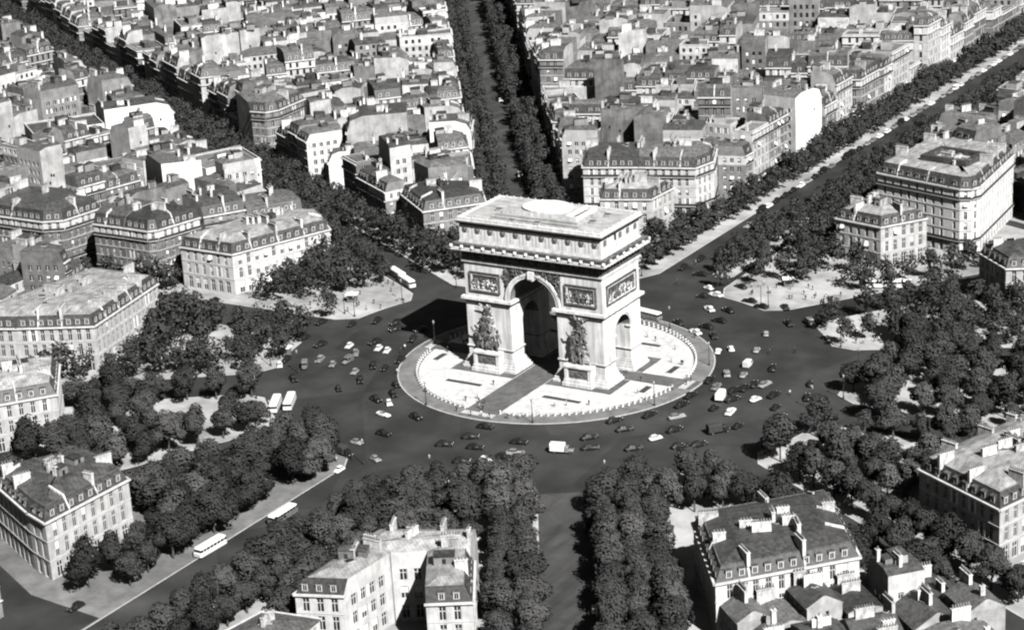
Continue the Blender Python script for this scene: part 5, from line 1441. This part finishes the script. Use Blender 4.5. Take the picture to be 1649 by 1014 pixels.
def put_vehicle(x, y, kd, pc, hd=None, z=0.004, where=None):
    r = hypot(x, y); a = ang_of(x, y)
    near = min(range(12), key=lambda i: min(abs(AVENUES[i][0] - a), 360 - abs(AVENUES[i][0] - a)))
    if hd is None:
        if r < 86:
            hd = atan2(x, -y) + rc.uniform(-.35, .35)          # counter-clockwise round the island
        else:
            d, n = axis(AVENUES[near][0]); off = Vector((x, y)).dot(n)
            hd = atan2(d.y, d.x) + (pi if off > 0 else 0)
    if where is None:
        if r < 86:
            pos = 'hugging the plaza kerb' if r < 50 else ('in mid-roadway' if r < 64 else 'along the outer kerb')
            where = f'{pos} off {MOUTH[near]}'
        else: where = f'driving in {MOUTH[near]}' if near in (0, 1, 2, 7) else f'beside {MOUTH[near]}'
    nm, words, cat = KN[kd]
    lab = f'{COLN[pc]} {words} {where}'
    o = thing(nm, lab, cat, (x, y, z), hd, lab)
    if kd in BUS:
        b, g, rf_ = BUS[kd]; wh = (2.9, -2.6, 1.0, .48); hl = (4.55, .7, .9)
    else: b, g, rf_, wh, hl = CAR[kd, pc]
    place(b, 'body', o); place(g, 'windows', o); place(rf_, 'roof', o)
    for sx in (0, 1):
        for s in (-1, 1): place(WH[wh[3]], 'wheel', o, (wh[sx], s * wh[2], wh[3]))
    for s in (-1, 1): place(HL_ME, 'headlight', o, (hl[0], s * hl[1], hl[2]))
HEAD = {('coach', 0): 1.45, ('coach', 1): 1.45}
for i, (x, y, kd, pc) in enumerate(CARS):
    hd = None; z = .004
    if kd == 'coach' and y < -50 and y > -60: hd = radians(118)
    if kd == 'coach' and y < -120: hd = radians(-92)
    if kd == 'bus' and y < -100: hd = radians(90)
    if kd == 'coach' and y > 30: hd = radians(148 - 180)
    if kd == 'bus' and y > 30: hd = radians(168)
    if kd == 'o': hd = radians(-12)
    put_vehicle(x, y, kd, pc, hd, z)
# a few more dark cars in the thick of the traffic
for k in range(34):
    g = radians(rc.choice([rc.uniform(215, 300), rc.uniform(300, 345), rc.uniform(80, 130), rc.uniform(180, 215)])); r = rc.uniform(48, 72); x, y = -sin(g) * r, cos(g) * r
    if all(hypot(x - c[0], y - c[1]) > 5.5 for c in CARS): CARS.append((x, y, 's', 'k')); put_vehicle(x, y, rc.choice('ssc'), 'k')
# cars parked along the kerbs of the awning-lined avenue
for k in range(46):
    t = 150 + k * 6.4
    if rc.random() < .9 and in_view(*on_avenue(0, 9.3, t), 1, 0, 0):
        x, y = on_avenue(0, 9.3, t + rc.uniform(-.7, .7))
        put_vehicle(x, y, rc.choice('sscsv'), rc.choice('kkggw'), pi / 2 + rc.choice([0, pi]) + rc.uniform(-.05, .05), .004, 'parked at the left kerb of the awning-lined avenue')
for k in range(14):
    x, y = on_avenue(0, -13.3, 96 + k * 6.2 + rc.uniform(-.8, .8))
    if rc.random() < .8: put_vehicle(x, y, rc.choice('sscs'), rc.choice('kkkgw'), pi / 2 + rc.uniform(-.05, .05), .004, 'parked at the right kerb of the awning-lined avenue')
for dx, dy in [(0, 0), (3.0, 1.2), (6.0, 2.4)]:
    put_vehicle(55 + dx, 92 + dy, 'coach', 'w', radians(20), .124, 'parked under trees before the shaded mansion')

# ------------------------------------------------------------------ people
def person_mesh(seed, cloth):
    rng = random.Random(seed); st = rng.uniform(.12, .32)
    J = {'pel': (0, 0, .93), 'ch': (0.02, 0, 1.28), 'nk': (.03, 0, 1.46), 'hd': (.05, 0, 1.62),
         'hl': (0, .1, .9), 'kl': (st * .6, .1, .5), 'al': (st * .45, .1, .07), 'tl': (st * .45 + .17, .1, .04), 'hr': (0, -.1, .9), 'kr': (-st * .2, -.1, .5), 'ar': (-st, -.1, .1), 'tr': (-st + .16, -.1, .05),
         'sl': (.02, .19, 1.4), 'el': (-.08, .25, 1.14), 'wl': (.06, .24, .9), 'sr': (.02, -.19, 1.4), 'er': (.06, -.25, 1.14), 'wr': (.2, -.23, .94)}
    R = {'pel': .16, 'ch': .17, 'nk': .07, 'hd': .12, 'hl': .1, 'kl': .075, 'al': .05, 'tl': .045, 'hr': .1, 'kr': .075, 'ar': .05, 'tr': .045, 'sl': .08, 'el': .055, 'wl': .04, 'sr': .08, 'er': .055, 'wr': .04}
    E = [('pel', 'ch'), ('ch', 'nk'), ('nk', 'hd'), ('pel', 'hl'), ('hl', 'kl'), ('kl', 'al'), ('al', 'tl'), ('pel', 'hr'), ('hr', 'kr'), ('kr', 'ar'), ('ar', 'tr'), ('ch', 'sl'), ('sl', 'el'), ('el', 'wl'), ('ch', 'sr'), ('sr', 'er'), ('er', 'wr')]
    ks = list(J); me = bpy.data.meshes.new('p'); me.from_pydata([J[k] for k in ks], [(ks.index(a), ks.index(b)) for a, b in E], [])
    o = bpy.data.objects.new('p', me); COL.objects.link(o)
    md = o.modifiers.new('s', 'SKIN')
    for i, k in enumerate(ks): me.skin_vertices[0].data[i].radius = (R[k], R[k])
    me.skin_vertices[0].data[0].use_root = True
    o.modifiers.new('d', 'SUBSURF').levels = 1
    bpy.context.view_layer.update()
    out = bpy.data.meshes.new_from_object(o.evaluated_get(bpy.context.evaluated_depsgraph_get()))
    bpy.data.objects.remove(o)
    out.materials.clear(); out.materials.append(MATS[cloth]); out.materials.append(MATS['skin']); out.materials.append(MATS['cloth_dark'])
    for p in out.polygons: p.material_index = 1 if p.center.z > 1.5 else (2 if p.center.z < .85 else 0)
    return out
EXTRA = []
for k in range(130):
    if k < 34: g, r = rc.uniform(0, 6.28), rc.uniform(30, 42.5)
    else: g, r = radians(rc.choice([rc.uniform(63, 86), rc.uniform(328, 350), rc.uniform(302, 318), rc.uniform(10, 28), rc.uniform(160, 172)])), rc.uniform(79, 96)
    EXTRA.append((-sin(g) * r, cos(g) * r))
PM = [person_mesh(1, 'cloth_dark'), person_mesh(2, 'cloth_light'), person_mesh(3, 'cloth_dark')]
for i, (x, y) in enumerate(PEOPLE + EXTRA):
    r = hypot(x, y); k = i % 3
    w = 'on the arch plaza' if r < 44 else ('crossing the roadway' if r < 72 else (('on the bare triangular pavement' if 60 < ang_of(x, y) < 92 else 'before the corner mansion grove' if 150 < ang_of(x, y) < 180 else 'on the bright pavement below the shaded mansion' if 295 < ang_of(x, y) < 322 else 'on the pavement at the awning-lined avenue')))
    lab = f"person in {'light' if k == 1 else 'dark'} clothes walking {w}"
    zz = .14 if r < 44 else (.004 if r < 70 else .124)
    tag(place(PM[k], 'person', None, (x, y, zz), rc.uniform(0, 6.28)), lab, 'person', lab)

# ------------------------------------------------------------------ lamp posts and small street things
def lamp(x, y, z, lab, grp):
    o = thing('street_lamp', lab, 'street lamp', (x, y, z), rc.uniform(0, 3), grp)
    m = MB(); m.lathe([(.26, 0), (.28, .5), (.16, .7), (.11, 1.4), (.08, 5.6), (.14, 5.7)], 8, 'iron'); m.build('post', o)
    m = MB(); m.lathe([(.13, 5.7), (.30, 6.3), (.26, 6.45), (.05, 6.8)], 8, 'lamp_glass'); m.build('lantern', o)
for i, (x, y) in enumerate(LAMPS):
    r = hypot(x, y)
    w = 'on the plaza pavement outside the bollards' if r < 44 else 'on the pavement round the roadway'
    lamp(x, y, .124, f'tall dark iron street lamp {w}', 'street lamps ' + w)
for i in range(12):
    a = (AVENUES[i][0] + AVENUES[(i + 1) % 12][0] + (360 if i == 11 else 0)) / 2
    for da in (-7, 7):
        g = radians(a + da); rr = AVENUES[i][3] + 2.0; x, y = -sin(g) * rr, cos(g) * rr
        if in_view(x, y, 2, 0, 0): lamp(x, y, .124, 'tall dark iron street lamp on the pavement round the roadway', 'street lamps on the pavement round the roadway')
def kiosk(x, y, rz, lab):
    o = thing('kiosk', lab, 'kiosk', (x, y, .124), rz)
    m = MB(); m.box(-1.4, 1.4, -1.1, 1.1, 0, 2.3, 'wall_c'); m.build('wall', o)
    m = MB(); m.prism([(-1.8, -1.5), (1.8, -1.5), (1.8, 1.5), (-1.8, 1.5)], 2.3, 2.5, 'awning', bottom=True); m.lathe([(1.2, 2.5), (.1, 3.2)], 8, 'awning'); m.build('roof', o)
    m = MB(); m.box(-1.0, 1.0, -1.12, -1.1, .9, 1.9, 'pane'); m.build('hatch', o)
kiosk(-84, 22, .4, 'small white-roofed kiosk on the bare triangular pavement')
kiosk(-74.5, -24, .2, 'small white-roofed kiosk at the kerb before the western grove')
kiosk(31, 84, .5, 'small white-roofed kiosk on the bright pavement before the cream mansion')
# cafe awnings under the buildings of the awning-lined avenue
mb = MB()
mb.face([(-1.6, 0, 3.3), (-1.6, -2.2, 2.3), (1.6, -2.2, 2.3), (1.6, 0, 3.3)], 'awning'); mb.face([(-1.6, -2.2, 2.3), (-1.6, -2.2, 2.0), (1.6, -2.2, 2.0), (1.6, -2.2, 2.3)], 'awning')
mb.face([(-1.6, 0, 3.3), (-1.6, 0, 2.3), (-1.6, -2.2, 2.3)], 'awning'); mb.face([(1.6, 0, 3.3), (1.6, -2.2, 2.3), (1.6, 0, 2.3)], 'awning')
mb.tube((-1.5, -2.1, 2.3), (-1.5, 0, 2.0), .03, .03, 4, 'iron'); mb.tube((1.5, -2.1, 2.3), (1.5, 0, 2.0), .03, .03, 4, 'iron')
aw = mb.mesh('awning')
for k in range(34):
    t = 152 + k * 7 + rc.uniform(-1, 1)
    if rc.random() < .7 and in_view(-22, t, 3, 0, 0):
        o = place(aw, 'shop_awning', None, (-22.35, t, .9 + rc.choice([0, 0, .4])), pi / 2)
        tag(o, 'white canvas shop awning over the left pavement of the broad avenue', 'awning', 'shop awnings along the broad avenue')
